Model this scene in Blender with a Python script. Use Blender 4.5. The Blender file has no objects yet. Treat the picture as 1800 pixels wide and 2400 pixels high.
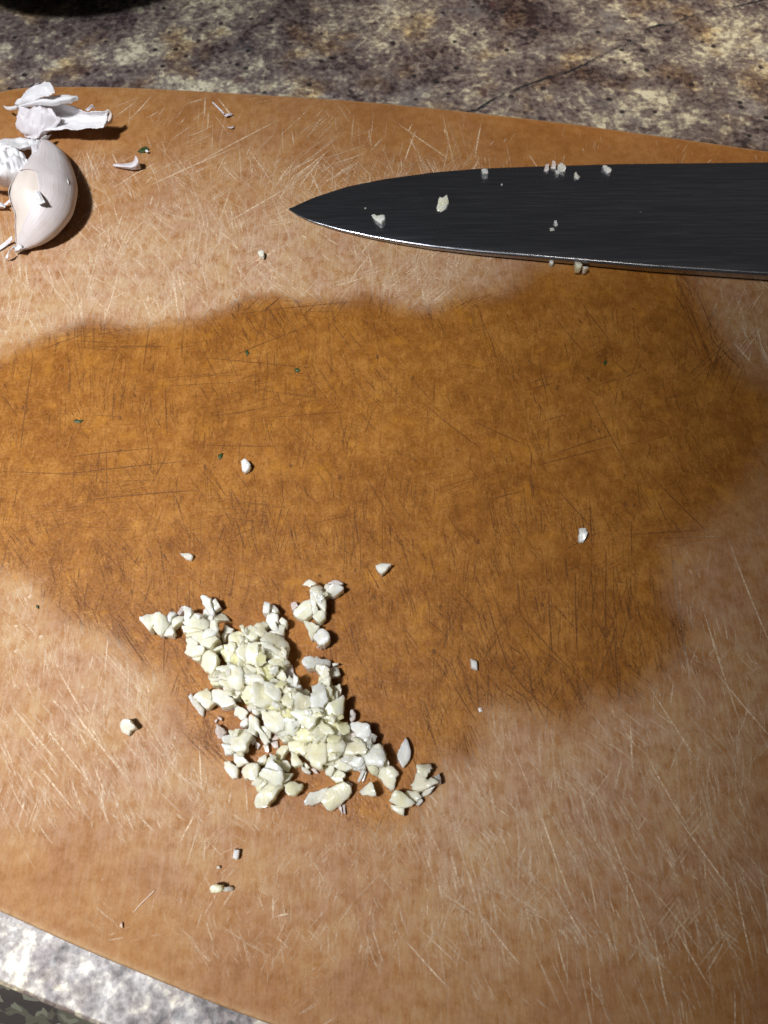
import bpy, bmesh, math, random
import numpy as np
from mathutils import Vector, noise as mnoise

random.seed(11)
rng = np.random.default_rng(5)
R = math.radians
scene = bpy.context.scene
C = scene.collection

# ------------------------------------------------------------------ camera
MM = 0.001
BT = 0.0065                    # board top above the counter
CAM_H = BT + 0.180
PITCH = 65.0
FPX = 1803.0                   # focal length in photo pixels (photo is 1800 x 2400)
cam_d = bpy.data.cameras.new('camera')
cam = bpy.data.objects.new('camera', cam_d); C.objects.link(cam)
cam.location = (0, 0, CAM_H)
cam.rotation_euler = (R(90 - PITCH), 0, 0)
cam_d.sensor_fit = 'HORIZONTAL'
cam_d.angle = 2 * math.atan(900 / FPX)
cam_d.clip_start = 0.005
cam_d.clip_end = 20
cam_d.dof.use_dof = True
cam_d.dof.focus_distance = 0.205
cam_d.dof.aperture_fstop = 40.0
scene.camera = cam

# ------------------------------------------------------------------ world and lamps (indoor, evening kitchen)
w = bpy.data.worlds.new('World'); scene.world = w; w.use_nodes = True
bg = w.node_tree.nodes['Background']
bg.inputs['Color'].default_value = (0.98, 0.97, 1.0, 1)
bg.inputs['Strength'].default_value = 0.036

LAMP = Vector((-0.54, -0.215, 1.30))
AIM = Vector((-0.158, 0.075, 0.0))
ld = bpy.data.lights.new('ceiling_spot', 'SPOT')
ld.energy = 156; ld.color = (0.94, 0.97, 1.0)
ld.spot_size = R(21.8); ld.spot_blend = 1.0
ld.shadow_soft_size = 0.08
lo = bpy.data.objects.new('ceiling_spot', ld); C.objects.link(lo)
lo.location = LAMP
lo.rotation_euler = (AIM - LAMP).to_track_quat('-Z', 'Y').to_euler()

fd = bpy.data.lights.new('fill_light', 'AREA')  # added soft fill light, not a fixture of the kitchen
fd.shape = 'DISK'; fd.size = 0.35; fd.energy = 2.4; fd.color = (1.0, 0.97, 0.93)
fo = bpy.data.objects.new('fill_light', fd); C.objects.link(fo)
fo.location = (-0.5, -0.15, 1.6)
fo.rotation_euler = (Vector((0.05, 0.2, 0)) - fo.location).to_track_quat('-Z', 'Y').to_euler()

bd = bpy.data.lights.new('back_fill_spot', 'SPOT')  # added spot that brightens the back right of board and counter, no fixture
bd.energy = 25; bd.color = (1.0, 0.93, 0.82); bd.spot_size = R(33); bd.spot_blend = 1.0; bd.shadow_soft_size = 0.03
bo = bpy.data.objects.new('back_fill_spot', bd); C.objects.link(bo)
bo.location = (0.15, 0.20, 0.78)
bo.rotation_euler = (Vector((0.15, 0.36, 0)) - bo.location).to_track_quat('-Z', 'Y').to_euler()

scene.view_settings.view_transform = 'Standard'
scene.view_settings.look = 'None'
scene.view_settings.exposure = 0.0
scene.view_settings.gamma = 1.0
scene.view_settings.use_curve_mapping = False

# ------------------------------------------------------------------ pixel direction -> point on a horizontal plane
_s, _c = math.sin(R(PITCH)), math.cos(R(PITCH))
def P(px, py, z=BT):
    u = (px - 900) / FPX; v = (py - 1200) / FPX
    d = Vector((u, _c - v * _s, -_s - v * _c))
    t = (z - CAM_H) / d.z
    return Vector((u * t, d.y * t, z))
def PN(a, z=BT):
    a = np.asarray(a, float)
    u = (a[:, 0] - 900) / FPX; v = (a[:, 1] - 1200) / FPX
    dz = -_s - v * _c; t = (z - CAM_H) / dz
    return np.stack([u * t, (_c - v * _s) * t], 1)

# ------------------------------------------------------------------ helpers
def mesh_obj(name, verts, faces, mat=None, parent=None, smooth=True, angle=None, kind=None):
    me = bpy.data.meshes.new(name)
    me.from_pydata([tuple(v) for v in verts], [], faces)
    me.update()
    if smooth:
        me.polygons.foreach_set('use_smooth', [True] * len(me.polygons))
        if angle: me.set_sharp_from_angle(angle=R(angle))
    o = bpy.data.objects.new(name, me); C.objects.link(o)
    if mat: me.materials.append(mat)
    if parent: o.parent = parent
    if kind: o['kind'] = kind
    return o
def fix_normals(o):
    bm = bmesh.new(); bm.from_mesh(o.data)
    bmesh.ops.recalc_face_normals(bm, faces=bm.faces)
    bm.to_mesh(o.data); bm.free()
def tag(o, label, cat, group=None):
    o['label'] = label; o['category'] = cat
    if group: o['group'] = group
    return o
def thing(name, loc, label, cat, group=None):
    o = bpy.data.objects.new(name, None); C.objects.link(o)
    o.location = loc; o.empty_display_size = 0.005
    return tag(o, label, cat, group)
def adopt(child, root):
    """child meshes are written in world coordinates: keep them in place under the root"""
    child.parent = root
    child.location = -Vector(root.location)
    return child
def catmull(pts, n):
    pts = [np.asarray(p, float) for p in pts]
    m = len(pts); out = []
    for k in range(n):
        s = k / (n - 1) * (m - 1); i = min(int(s), m - 2); f = s - i
        p0 = pts[i - 1] if i > 0 else 2 * pts[0] - pts[1]
        p1, p2 = pts[i], pts[i + 1]
        p3 = pts[i + 2] if i + 2 < m else 2 * pts[-1] - pts[-2]
        out.append(0.5 * ((2 * p1) + (-p0 + p2) * f + (2 * p0 - 5 * p1 + 4 * p2 - p3) * f * f + (-p0 + 3 * p1 - 3 * p2 + p3) * f ** 3))
    return np.array(out)

# ------------------------------------------------------------------ material helpers
def mat(name):
    m = bpy.data.materials.new(name); m.use_nodes = True
    nt = m.node_tree
    return m, nt, nt.nodes['Principled BSDF']
def N(nt, typ, **kw):
    n = nt.nodes.new(typ)
    for k, v in kw.items():
        if k in n.inputs: n.inputs[k].default_value = v
        else: setattr(n, k, v)
    return n
def L(nt, a, b): nt.links.new(a, b)
def noise(nt, vec, scale, detail=4, rough=0.55, dist=0.0):
    n = N(nt, 'ShaderNodeTexNoise'); n.inputs['Scale'].default_value = scale
    n.inputs['Detail'].default_value = detail; n.inputs['Roughness'].default_value = rough
    n.inputs['Distortion'].default_value = dist
    if vec is not None: L(nt, vec, n.inputs['Vector'])
    return n.outputs['Fac']
def ramp(nt, fac, stops, interp='LINEAR'):
    r = N(nt, 'ShaderNodeValToRGB'); cr = r.color_ramp; cr.interpolation = interp
    while len(cr.elements) < len(stops): cr.elements.new(0.5)
    for e, (p, c) in zip(cr.elements, stops):
        e.position = p; e.color = (*c, 1) if len(c) == 3 else c
    L(nt, fac, r.inputs['Fac']); return r.outputs['Color']
def mrange(nt, v, a, b, c=0.0, d=1.0, smooth=False):
    n = N(nt, 'ShaderNodeMapRange'); n.clamp = True
    if smooth: n.interpolation_type = 'SMOOTHSTEP'
    L(nt, v, n.inputs['Value'])
    for nm, x in (('From Min', a), ('From Max', b), ('To Min', c), ('To Max', d)): n.inputs[nm].default_value = x
    return n.outputs['Result']
def math_(nt, op, a, b=None, clamp=False):
    n = N(nt, 'ShaderNodeMath'); n.operation = op; n.use_clamp = clamp
    for i, x in enumerate((a, b)):
        if x is None: continue
        if isinstance(x, (int, float)): n.inputs[i].default_value = x
        else: L(nt, x, n.inputs[i])
    return n.outputs[0]
def mix(nt, fac, a, b, mode='MIX'):
    n = N(nt, 'ShaderNodeMix'); n.data_type = 'RGBA'; n.blend_type = mode
    if isinstance(fac, (int, float)): n.inputs[0].default_value = fac
    else: L(nt, fac, n.inputs[0])
    for i, x in ((6, a), (7, b)):
        if isinstance(x, tuple): n.inputs[i].default_value = (*x, 1)
        else: L(nt, x, n.inputs[i])
    return n.outputs[2]
def coords(nt, scale=(1, 1, 1), rot=(0, 0, 0), which='Object'):
    t = N(nt, 'ShaderNodeTexCoord'); m = N(nt, 'ShaderNodeMapping')
    m.inputs['Scale'].default_value = scale; m.inputs['Rotation'].default_value = rot
    L(nt, t.outputs[which], m.inputs['Vector']); return m.outputs['Vector']
def bump(nt, bs, h, dist, strength=1.0):
    b = N(nt, 'ShaderNodeBump'); b.inputs['Distance'].default_value = dist; b.inputs['Strength'].default_value = strength
    L(nt, h, b.inputs['Height']); L(nt, b.outputs['Normal'], bs.inputs['Normal']); return b
def attr(nt, name):
    a = N(nt, 'ShaderNodeAttribute'); a.attribute_name = name; return a.outputs['Fac']

# granite ----------------------------------------------------------
def granite_material():
    m, nt, bs = mat('polished granite')
    v = coords(nt); vs = coords(nt, (1, 1.25, 1), (0, 0, 0.5))
    big = noise(nt, vs, 26, 3, 0.5, 0.6)
    med = noise(nt, v, 125, 4, 0.62, 0.3)
    fine = noise(nt, v, 520, 3, 0.6)
    f = math_(nt, 'ADD', math_(nt, 'MULTIPLY', big, 0.46), math_(nt, 'ADD', math_(nt, 'MULTIPLY', med, 0.34), math_(nt, 'MULTIPLY', fine, 0.32)))
    vg = N(nt, 'ShaderNodeTexVoronoi'); vg.inputs['Scale'].default_value = 620; L(nt, v, vg.inputs['Vector'])
    vg2 = N(nt, 'ShaderNodeTexVoronoi'); vg2.inputs['Scale'].default_value = 330; L(nt, v, vg2.inputs['Vector'])
    sp1 = N(nt, 'ShaderNodeSeparateColor'); L(nt, vg.outputs['Color'], sp1.inputs[0])
    sp2 = N(nt, 'ShaderNodeSeparateColor'); L(nt, vg2.outputs['Color'], sp2.inputs[0])
    f = math_(nt, 'ADD', f, math_(nt, 'ADD', mrange(nt, sp1.outputs[0], 0, 1, -0.030, 0.030), mrange(nt, sp2.outputs[1], 0, 1, -0.042, 0.042)))
    col = ramp(nt, f, [(0.42, (0.030, 0.018, 0.019)), (0.48, (0.088, 0.062, 0.060)), (0.54, (0.155, 0.118, 0.106)),
                       (0.59, (0.235, 0.192, 0.165)), (0.64, (0.40, 0.345, 0.25)), (0.70, (0.66, 0.60, 0.44))])
    och = noise(nt, v, 48, 4, 0.6)
    col = mix(nt, mrange(nt, och, 0.52, 0.66, 0, 0.6), col, mix(nt, 1.0, col, (1.0, 0.72, 0.36), 'MULTIPLY'))
    gr = noise(nt, vs, 37, 3, 0.6)
    col = mix(nt, mrange(nt, gr, 0.60, 0.72, 0, 0.45), col, (0.30, 0.285, 0.28))
    pl = noise(nt, v, 160, 2, 0.5)
    col = mix(nt, mrange(nt, pl, 0.63, 0.72, 0, 0.7), col, (0.075, 0.032, 0.034))
    vo = N(nt, 'ShaderNodeTexVoronoi'); vo.inputs['Scale'].default_value = 260; vo.inputs['Randomness'].default_value = 1
    L(nt, v, vo.inputs['Vector'])
    pick = N(nt, 'ShaderNodeSeparateColor'); L(nt, vo.outputs['Color'], pick.inputs[0])
    spot = math_(nt, 'MULTIPLY', mrange(nt, vo.outputs['Distance'], 0.20, 0.33, 1, 0), mrange(nt, pick.outputs[0], 0.80, 0.84, 0, 1))
    col = mix(nt, math_(nt, 'MULTIPLY', spot, 0.9), col, (0.012, 0.010, 0.012))
    L(nt, col, bs.inputs['Base Color'])
    rr = mrange(nt, med, 0.35, 0.65, 0.52, 0.38)
    L(nt, rr, bs.inputs['Roughness'])
    L(nt, mrange(nt, fine, 0.35, 0.62, 0.34, 0.62), bs.inputs['Specular IOR Level'])
    bump(nt, bs, math_(nt, 'ADD', med, fine), 0.0001, 0.6)
    return m
M_GRANITE = granite_material()

# cutting board ------------------------------------------------------
def board_material():
    m, nt, bs = mat('paper composite board')
    v = coords(nt)
    wet_d = attr(nt, 'wet'); wear = attr(nt, 'wear')
    e1 = noise(nt, v, 170, 4, 0.65); e2 = noise(nt, v, 620, 3, 0.6)
    wd = math_(nt, 'ADD', wet_d, math_(nt, 'ADD', math_(nt, 'MULTIPLY', math_(nt, 'SUBTRACT', e1, 0.5), 5.0), math_(nt, 'MULTIPLY', math_(nt, 'SUBTRACT', e2, 0.5), 6.0)))
    sx_ = N(nt, 'ShaderNodeSeparateXYZ'); gp_ = N(nt, 'ShaderNodeNewGeometry'); L(nt, gp_.outputs['Position'], sx_.inputs[0])
    wid_ = mrange(nt, sx_.outputs[0], 0.015, 0.075, 3.6, 9.0)       # the far side of the patch is already drying out
    wet = mrange(nt, math_(nt, 'DIVIDE', wd, wid_), -1.0, 1.0, 0, 1, True)
    fuzz = mrange(nt, wd, -7.0, 7.0, 0, 1, True)
    # mottled paper fibre
    m1 = noise(nt, v, 95, 4, 0.6); m2 = noise(nt, v, 340, 5, 0.68); m3 = noise(nt, v, 1500, 2, 0.6)
    mott = math_(nt, 'ADD', math_(nt, 'MULTIPLY', m1, 0.45), math_(nt, 'ADD', math_(nt, 'MULTIPLY', m2, 0.4), math_(nt, 'MULTIPLY', m3, 0.25)))
    base = ramp(nt, mott, [(0.34, (0.205, 0.074, 0.014)), (0.54, (0.30, 0.118, 0.026)), (0.78, (0.41, 0.19, 0.056))])
    # fine pale wear: crossed streaky fibres plus a haze
    s1 = noise(nt, coords(nt, (1, 0.16, 1), (0, 0, 0.22)), 1250, 3, 0.6)
    s2 = noise(nt, coords(nt, (1, 0.16, 1), (0, 0, -0.42)), 1250, 3, 0.6)
    s3 = noise(nt, coords(nt, (1, 0.16, 1), (0, 0, 1.05)), 1100, 3, 0.6)
    st = math_(nt, 'MAXIMUM', math_(nt, 'MAXIMUM', s1, s2), s3)
    haze = math_(nt, 'ADD', math_(nt, 'MULTIPLY', mrange(nt, st, 0.50, 0.70), 0.50), math_(nt, 'MULTIPLY', mrange(nt, m2, 0.25, 0.60), 0.72))
    hz = math_(nt, 'MULTIPLY', math_(nt, 'MULTIPLY', haze, wear, True), 0.95)
    pale = mix(nt, mrange(nt, m1, 0.4, 0.62), (0.45, 0.285, 0.188), (0.47, 0.322, 0.188))
    dry = mix(nt, hz, base, pale)
    dark_fleck = mrange(nt, noise(nt, v, 900, 3, 0.7), 0.66, 0.74, 0, 0.35)
    dry = mix(nt, dark_fleck, dry, (0.15, 0.062, 0.02))
    wb = ramp(nt, mott, [(0.40, (0.172, 0.056, 0.006)), (0.54, (0.254, 0.093, 0.013)), (0.70, (0.37, 0.157, 0.030))])
    blot = noise(nt, v, 150, 3, 0.6, 0.4)
    wb = mix(nt, mrange(nt, blot, 0.56, 0.72, 0, 0.5), wb, (0.42, 0.172, 0.018))
    ws = mrange(nt, st, 0.60, 0.74, 0, 0.55)
    wb = mix(nt, ws, wb, (0.165, 0.056, 0.006))
    wl = mrange(nt, noise(nt, coords(nt, (1, 0.3, 1), (0, 0, -0.1)), 900, 3, 0.7), 0.55, 0.72, 0, 0.5)
    wb = mix(nt, wl, wb, (0.44, 0.19, 0.042))
    rim = attr(nt, 'rim')
    col = mix(nt, wet, dry, wb)
    # half-dry fringe keeps a little of the pale haze
    fringe = math_(nt, 'MULTIPLY', math_(nt, 'MULTIPLY', math_(nt, 'SUBTRACT', 1.0, fuzz), wet), 0.75)
    col = mix(nt, fringe, col, dry)
    col = mix(nt, math_(nt, 'MULTIPLY', rim, mrange(nt, m2, 0.3, 0.6, 0.25, 0.8)), col, (0.48, 0.31, 0.17))
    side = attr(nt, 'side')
    col = mix(nt, side, col, (0.075, 0.034, 0.014))  # brown side, painted darker for the contact shadow along the board edge
    L(nt, col, bs.inputs['Base Color'])
    rw = mrange(nt, m3, 0.3, 0.7, 0.33, 0.55)
    rg = N(nt, 'ShaderNodeMix'); rg.data_type = 'FLOAT'
    L(nt, wet, rg.inputs[0]); rg.inputs[2].default_value = 0.62; L(nt, rw, rg.inputs[3])
    L(nt, rg.outputs[0], bs.inputs['Roughness'])
    L(nt, mrange(nt, wet, 0, 1, 0.15, 0.30), bs.inputs['Specular IOR Level'])
    h = math_(nt, 'ADD', math_(nt, 'MULTIPLY', m3, 0.8), math_(nt, 'ADD', math_(nt, 'MULTIPLY', st, -0.7), m2))
    bump(nt, bs, h, 0.00022, 0.55)
    return m
M_BOARD = board_material()

def strip_material(name, rough):
    """colour and opacity come from point attributes of the groove mesh"""
    m, nt, bs = mat(name)
    a = N(nt, 'ShaderNodeAttribute'); a.attribute_name = 'tone'
    L(nt, a.outputs['Color'], bs.inputs['Base Color'])
    bs.inputs['Roughness'].default_value = rough
    n = noise(nt, coords(nt), 1600, 3, 0.7)
    al = math_(nt, 'MULTIPLY', attr(nt, 'opacity'), mrange(nt, n, 0.34, 0.62, 0.15, 1.15), True)
    L(nt, al, bs.inputs['Alpha'])
    return m
M_SCRATCH = strip_material('knife scratch', 0.65)
M_VEIN = strip_material('dark granite vein', 0.3)

# garlic flesh --------------------------------------------------------
def garlic_material(name, c1, c2, trans=0.0, sss=0.7):
    m, nt, bs = mat(name)
    info = N(nt, 'ShaderNodeObjectInfo')
    v = coords(nt)
    n1 = noise(nt, v, 330, 3, 0.6); n2 = noise(nt, coords(nt, (1, 0.35, 1), (0.4, 0.2, 0.7)), 1500, 3, 0.6)
    col = mix(nt, mrange(nt, n1, 0.35, 0.65), c1, c2)
    hs = N(nt, 'ShaderNodeHueSaturation'); L(nt, col, hs.inputs['Color'])
    L(nt, mrange(nt, info.outputs['Random'], 0, 1, 0.93, 1.05), hs.inputs['Value'])
    r2 = math_(nt, 'FRACT', math_(nt, 'MULTIPLY', info.outputs['Random'], 7.31))
    L(nt, mrange(nt, r2, 0, 1, 0.7, 1.2), hs.inputs['Saturation'])
    L(nt, hs.outputs['Color'], bs.inputs['Base Color'])
    bs.inputs['Roughness'].default_value = 0.27
    bs.inputs['Coat Weight'].default_value = 0.7; bs.inputs['Coat Roughness'].default_value = 0.12
    bs.inputs['Subsurface Weight'].default_value = sss
    bs.inputs['Subsurface Radius'].default_value = (1.0, 0.94, 0.78)
    bs.inputs['Subsurface Scale'].default_value = 0.0022
    bs.inputs['Specular IOR Level'].default_value = 0.5
    if trans: bs.inputs['Transmission Weight'].default_value = trans; bs.inputs['IOR'].default_value = 1.2
    bump(nt, bs, math_(nt, 'ADD', n1, math_(nt, 'MULTIPLY', n2, 0.6)), 0.0005, 0.6)
    tr = N(nt, 'ShaderNodeBsdfTranslucent'); L(nt, hs.outputs['Color'], tr.inputs['Color'])
    mx = N(nt, 'ShaderNodeMixShader'); mx.inputs[0].default_value = 0.2
    L(nt, bs.outputs[0], mx.inputs[1]); L(nt, tr.outputs[0], mx.inputs[2]); L(nt, mx.outputs[0], nt.nodes['Material Output'].inputs['Surface'])
    return m
M_FLESH = garlic_material('garlic flesh', (0.93, 0.865, 0.62), (0.96, 0.92, 0.76))
M_YELLOW = garlic_material('garlic heart', (0.93, 0.86, 0.52), (0.95, 0.90, 0.63))
M_CLEAR = garlic_material('wet garlic slice', (0.88, 0.81, 0.61), (0.92, 0.87, 0.71), 0.0, 0.7)
M_PINK = garlic_material('garlic skin scrap', (0.72, 0.58, 0.52), (0.82, 0.73, 0.68), 0.0, 0.25)
M_BLUE = garlic_material('white garlic skin side', (0.91, 0.88, 0.77), (0.94, 0.93, 0.85))

def peel_material(name, c1, c2, streak, thin=0.3, gr=14, gb=0.45):
    m, nt, bs = mat(name)
    u = N(nt, 'ShaderNodeAttribute'); u.attribute_name = 'grain'
    mp = N(nt, 'ShaderNodeMapping'); mp.inputs['Scale'].default_value = (1, gr, 1); L(nt, u.outputs['Vector'], mp.inputs['Vector'])
    g = noise(nt, mp.outputs['Vector'], 2.2, 4, 0.6)
    b = noise(nt, coords(nt), 190, 3, 0.6)
    col = mix(nt, mrange(nt, g, 0.35, 0.68), c1, c2)
    col = mix(nt, mrange(nt, math_(nt, 'ADD', g, math_(nt, 'MULTIPLY', b, 0.6)), 0.86, 1.02, 0, 0.55), col, streak)
    L(nt, col, bs.inputs['Base Color'])
    bs.inputs['Roughness'].default_value = 0.42
    bump(nt, bs, g, 0.0004, gb)
    tr = N(nt, 'ShaderNodeBsdfTranslucent'); L(nt, col, tr.inputs['Color'])
    mx = N(nt, 'ShaderNodeMixShader'); mx.inputs[0].default_value = thin
    out = nt.nodes['Material Output']
    L(nt, bs.outputs[0], mx.inputs[1]); L(nt, tr.outputs[0], mx.inputs[2]); L(nt, mx.outputs[0], out.inputs['Surface'])
    return m
M_PEEL = peel_material('papery garlic skin', (0.90, 0.88, 0.89), (0.95, 0.94, 0.95), (0.66, 0.54, 0.56), 0.22)
M_PEEL2 = peel_material('violet tinged garlic skin', (0.80, 0.74, 0.77), (0.90, 0.87, 0.89), (0.46, 0.34, 0.38), 0.22)
M_CLOVE = peel_material('clove inner skin', (0.66, 0.56, 0.49), (0.74, 0.66, 0.60), (0.58, 0.42, 0.32), 0.06, 5, 0.15)
M_CSKIN = peel_material('clove outer skin', (0.66, 0.58, 0.56), (0.76, 0.70, 0.70), (0.52, 0.39, 0.32), 0.12, 8, 0.35)

def simple(name, col, rough=0.5, metal=0.0):
    m, nt, bs = mat(name)
    n = noise(nt, coords(nt), 300, 3, 0.6)
    L(nt, mix(nt, mrange(nt, n, 0.3, 0.7), tuple(c * 0.82 for c in col), tuple(min(1, c * 1.15) for c in col)), bs.inputs['Base Color'])
    bs.inputs['Roughness'].default_value = rough; bs.inputs['Metallic'].default_value = metal
    return m
M_STREAK = simple('dried skin film', (0.60, 0.42, 0.30), 0.5)
M_GREEN = simple('herb green', (0.03, 0.052, 0.01), 0.5)
M_BOWL = simple('dark bowl', (0.055, 0.058, 0.06), 0.35)
M_HANDLE = simple('black knife handle', (0.02, 0.019, 0.018), 0.4)
M_RIVET = simple('steel rivet', (0.6, 0.6, 0.6), 0.3, 1.0)

def steel_material():
    m, nt, bs = mat('brushed steel')
    v = coords(nt, (1, 30, 30), (0, 0, R(1.5)))
    n = noise(nt, v, 55, 4, 0.7); n2 = noise(nt, coords(nt, (1, 12, 12)), 30, 3, 0.6)
    L(nt, mix(nt, n2, (0.34, 0.35, 0.385), (0.47, 0.48, 0.52)), bs.inputs['Base Color'])  # tone variation paints an uneven reflected sheen into the steel
    bs.inputs['Metallic'].default_value = 1.0
    L(nt, mrange(nt, n, 0.3, 0.7, 0.19, 0.33), bs.inputs['Roughness'])
    bump(nt, bs, n, 0.00002, 0.3)
    return m
M_STEEL = steel_material()

def camo_material():
    m, nt, bs = mat('camouflage cloth')
    v = coords(nt)
    a = noise(nt, v, 190, 2, 0.4, 0.5); b = noise(nt, coords(nt, (1, 1, 1), (1.1, 0.3, 0.8)), 210, 2, 0.4, 0.5)
    col = mix(nt, mrange(nt, a, 0.49, 0.52), (0.075, 0.066, 0.046), (0.035, 0.026, 0.022))
    col = mix(nt, mrange(nt, b, 0.55, 0.575), col, (0.13, 0.125, 0.09))
    L(nt, col, bs.inputs['Base Color']); bs.inputs['Roughness'].default_value = 0.9
    bump(nt, bs, noise(nt, v, 900, 2), 0.0003, 0.5)
    return m
M_CAMO = camo_material()
M_LINING = simple('pinkish cloth', (0.52, 0.36, 0.30), 0.85)

# ================================================================== COUNTER
f0 = P(0, 2311, 0.0); f1 = P(211, 2400, 0.0)
edir = (f1 - f0).normalized(); enrm = Vector((-edir.y, edir.x, 0))      # points away from the photographer
if enrm.y < 0: enrm = -enrm
prof = [(0.75, 0.0), (0.30, 0.0), (0.05, 0.0), (0.012, 0.0), (0.0014, 0.0)]
for k in range(1, 13):
    a = k / 12 * math.pi / 2
    prof.append((0.0012 - 0.0012 * math.sin(a), -0.0012 * (1 - math.cos(a))))
prof += [(0.0, -0.030), (0.02, -0.034), (0.75, -0.034)]
verts = []; faces = []
ns = 24
for i in range(ns + 1):
    s = -0.85 + 1.9 * i / ns
    for (d, z) in prof:
        q = f0 + edir * s + enrm * d
        verts.append((q.x, q.y, z))
npf = len(prof)
for i in range(ns):
    for j in range(npf - 1):
        a = i * npf + j
        faces.append((a, a + 1, a + npf + 1, a + npf))
counter = mesh_obj('countertop', verts, faces, M_GRANITE, smooth=True, angle=40, kind='structure')
fix_normals(counter)
counter['label'] = 'polished brown and cream granite countertop'

def ribbon_mesh(name, lines, matl, parent, z, kind='stuff'):
    """lines: list of (points Nx2 world, widths N, opacity N, tone N x 3) -> one joined mesh of thin grooves"""
    V = []; F = []; A = []; T = []
    for pts, wd, op, tn in lines:
        pts = np.asarray(pts); n = len(pts)
        d = np.gradient(pts, axis=0); ln = np.linalg.norm(d, axis=1)[:, None] + 1e-12
        d /= ln; nr = np.stack([-d[:, 1], d[:, 0]], 1)
        b = len(V)
        zz = z + random.random() * 0.00003
        for k in range(n):
            for sgn in (-1, 1):
                q = pts[k] + nr[k] * wd[k] * 0.5 * sgn
                V.append((q[0], q[1], zz)); A.append(op[k]); T.append((*tn[k], 1))
        for k in range(n - 1):
            F.append((b + 2 * k, b + 2 * k + 1, b + 2 * k + 3, b + 2 * k + 2))
    o = mesh_obj(name, V, F, matl, parent, smooth=False, kind=kind)
    at = o.data.attributes.new('opacity', 'FLOAT', 'POINT'); at.data.foreach_set('value', A)
    at = o.data.attributes.new('tone', 'FLOAT_COLOR', 'POINT'); at.data.foreach_set('color', np.array(T, 'f').ravel())
    return o

vein_px = [(1095, 262), (1122, 255), (1171, 225), (1225, 203), (1301, 176), (1334, 168), (1383, 144), (1442, 114), (1486, 98), (1502, 79), (1535, 62), (1578, 57), (1627, 35), (1703, 19), (1768, 6), (1850, -20)]
vp = catmull([np.array(P(x, y, 0))[:2] for x, y in vein_px], 140)
vp += rng.normal(0, 0.00022, vp.shape)
ww = np.array([0.0008 + 0.0009 * abs(mnoise.noise((k * 0.13, 3.1, 0))) * 2 for k in range(140)])
oo = np.array([min(1, max(0, 0.62 + 0.9 * mnoise.noise((k * 0.09, 7.7, 0)))) for k in range(140)])
ribbon_mesh('granite_vein', [(vp, ww, oo, np.tile((0.022, 0.026, 0.032), (140, 1)))], M_VEIN, counter, 0.00005)

# ================================================================== CUTTING BOARD
top_px = [(-62, 262), (-52, 240), (-30, 226), (0, 217), (50, 208), (120, 205), (300, 207), (600, 223), (900, 244), (1280, 285), (1497, 314), (1800, 357)]
bot_px = [(0, 2124), (190, 2210), (338, 2272), (506, 2341), (671, 2402)]
top_w = [np.array(P(x, y))[:2] for x, y in top_px]
bot_w = [np.array(P(x, y))[:2] for x, y in bot_px]
dT = top_w[-1] - top_w[-2]; dT /= np.linalg.norm(dT)
top_w += [top_w[-1] + dT * 0.05 + np.array([0, -0.001]), top_w[-1] + dT * 0.085 + np.array([0, -0.003])]
xr = top_w[-1][0]
top_w += [np.array([xr + 0.012, top_w[-1][1] - 0.009]), np.array([xr + 0.016, top_w[-1][1] - 0.021])]
dB = bot_w[-1] - bot_w[-2]; dB /= np.linalg.norm(dB)
dBl = bot_w[0] - bot_w[1]; dBl /= np.linalg.norm(dBl)
left = [bot_w[0] + dBl * 0.055, bot_w[0] + dBl * 0.035]
left = [np.array([left[0][0] - 0.010, left[0][1] + 0.022]), np.array([left[0][0] - 0.005, left[0][1] + 0.008])] + left
bot_w = left + bot_w
for s in (0.05, 0.10, 0.15, 0.20): bot_w.append(bot_w[len(left) + 4] + dB * s + np.array([0, 0.10 * s * s]))
xb = xr + 0.016
e = bot_w[-1]
bot_w += [np.array([xb - 0.008, e[1] - 0.002]), np.array([xb - 0.001, e[1] + 0.010])]
NU, NV = 460, 380
def resample(pts, n):
    c = catmull(pts, 1500); s = np.r_[0, np.cumsum(np.linalg.norm(np.diff(c, axis=0), axis=1))]
    t = np.linspace(0, s[-1], n)
    return np.stack([np.interp(t, s, c[:, 0]), np.interp(t, s, c[:, 1])], 1)
Tc = resample(top_w, NU); Bc = resample(bot_w, NU)
vv = np.linspace(0, 1, NV)[:, None, None]
G = Tc[None] * (1 - vv) + Bc[None] * vv                     # NV x NU x 2
pts = G.reshape(-1, 2)
idx = np.arange(NV * NU).reshape(NV, NU)
quads = np.stack([idx[:-1, :-1], idx[1:, :-1], idx[1:, 1:], idx[:-1, 1:]], -1).reshape(-1, 4)
loop = list(idx[0, :]) + list(idx[1:, -1]) + list(idx[-1, -2::-1]) + list(idx[-2:0:-1, 0])
lp = pts[loop]
tan = np.roll(lp, -3, 0) - np.roll(lp, 3, 0); tan /= np.linalg.norm(tan, axis=1)[:, None]
outn = np.stack([tan[:, 1], -tan[:, 0]], 1)
cen = pts.mean(0)
if np.mean(np.sum(outn * (lp - cen), 1)) < 0: outn = -outn
rings = [(0.0004, -0.00010), (0.0008, -0.0005), (0.0011, -0.0015), (0.0015, -0.0048), (0.0012, -BT + 0.00005)]
V = np.c_[pts, np.full(len(pts), BT)]
allV = [V]; F = [tuple(q) for q in quads]; prev = loop; base = len(V)
for off, dz in rings:
    q = lp + outn * off
    allV.append(np.c_[q, np.full(len(q), BT + dz)])
    cur = list(range(base, base + len(q))); base += len(q)
    for k in range(len(q)):
        k2 = (k + 1) % len(q)
        F.append((prev[k], prev[k2], cur[k2], cur[k]))
    prev = cur
F.append(tuple(prev[::-1]))
V = np.concatenate(allV)

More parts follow.
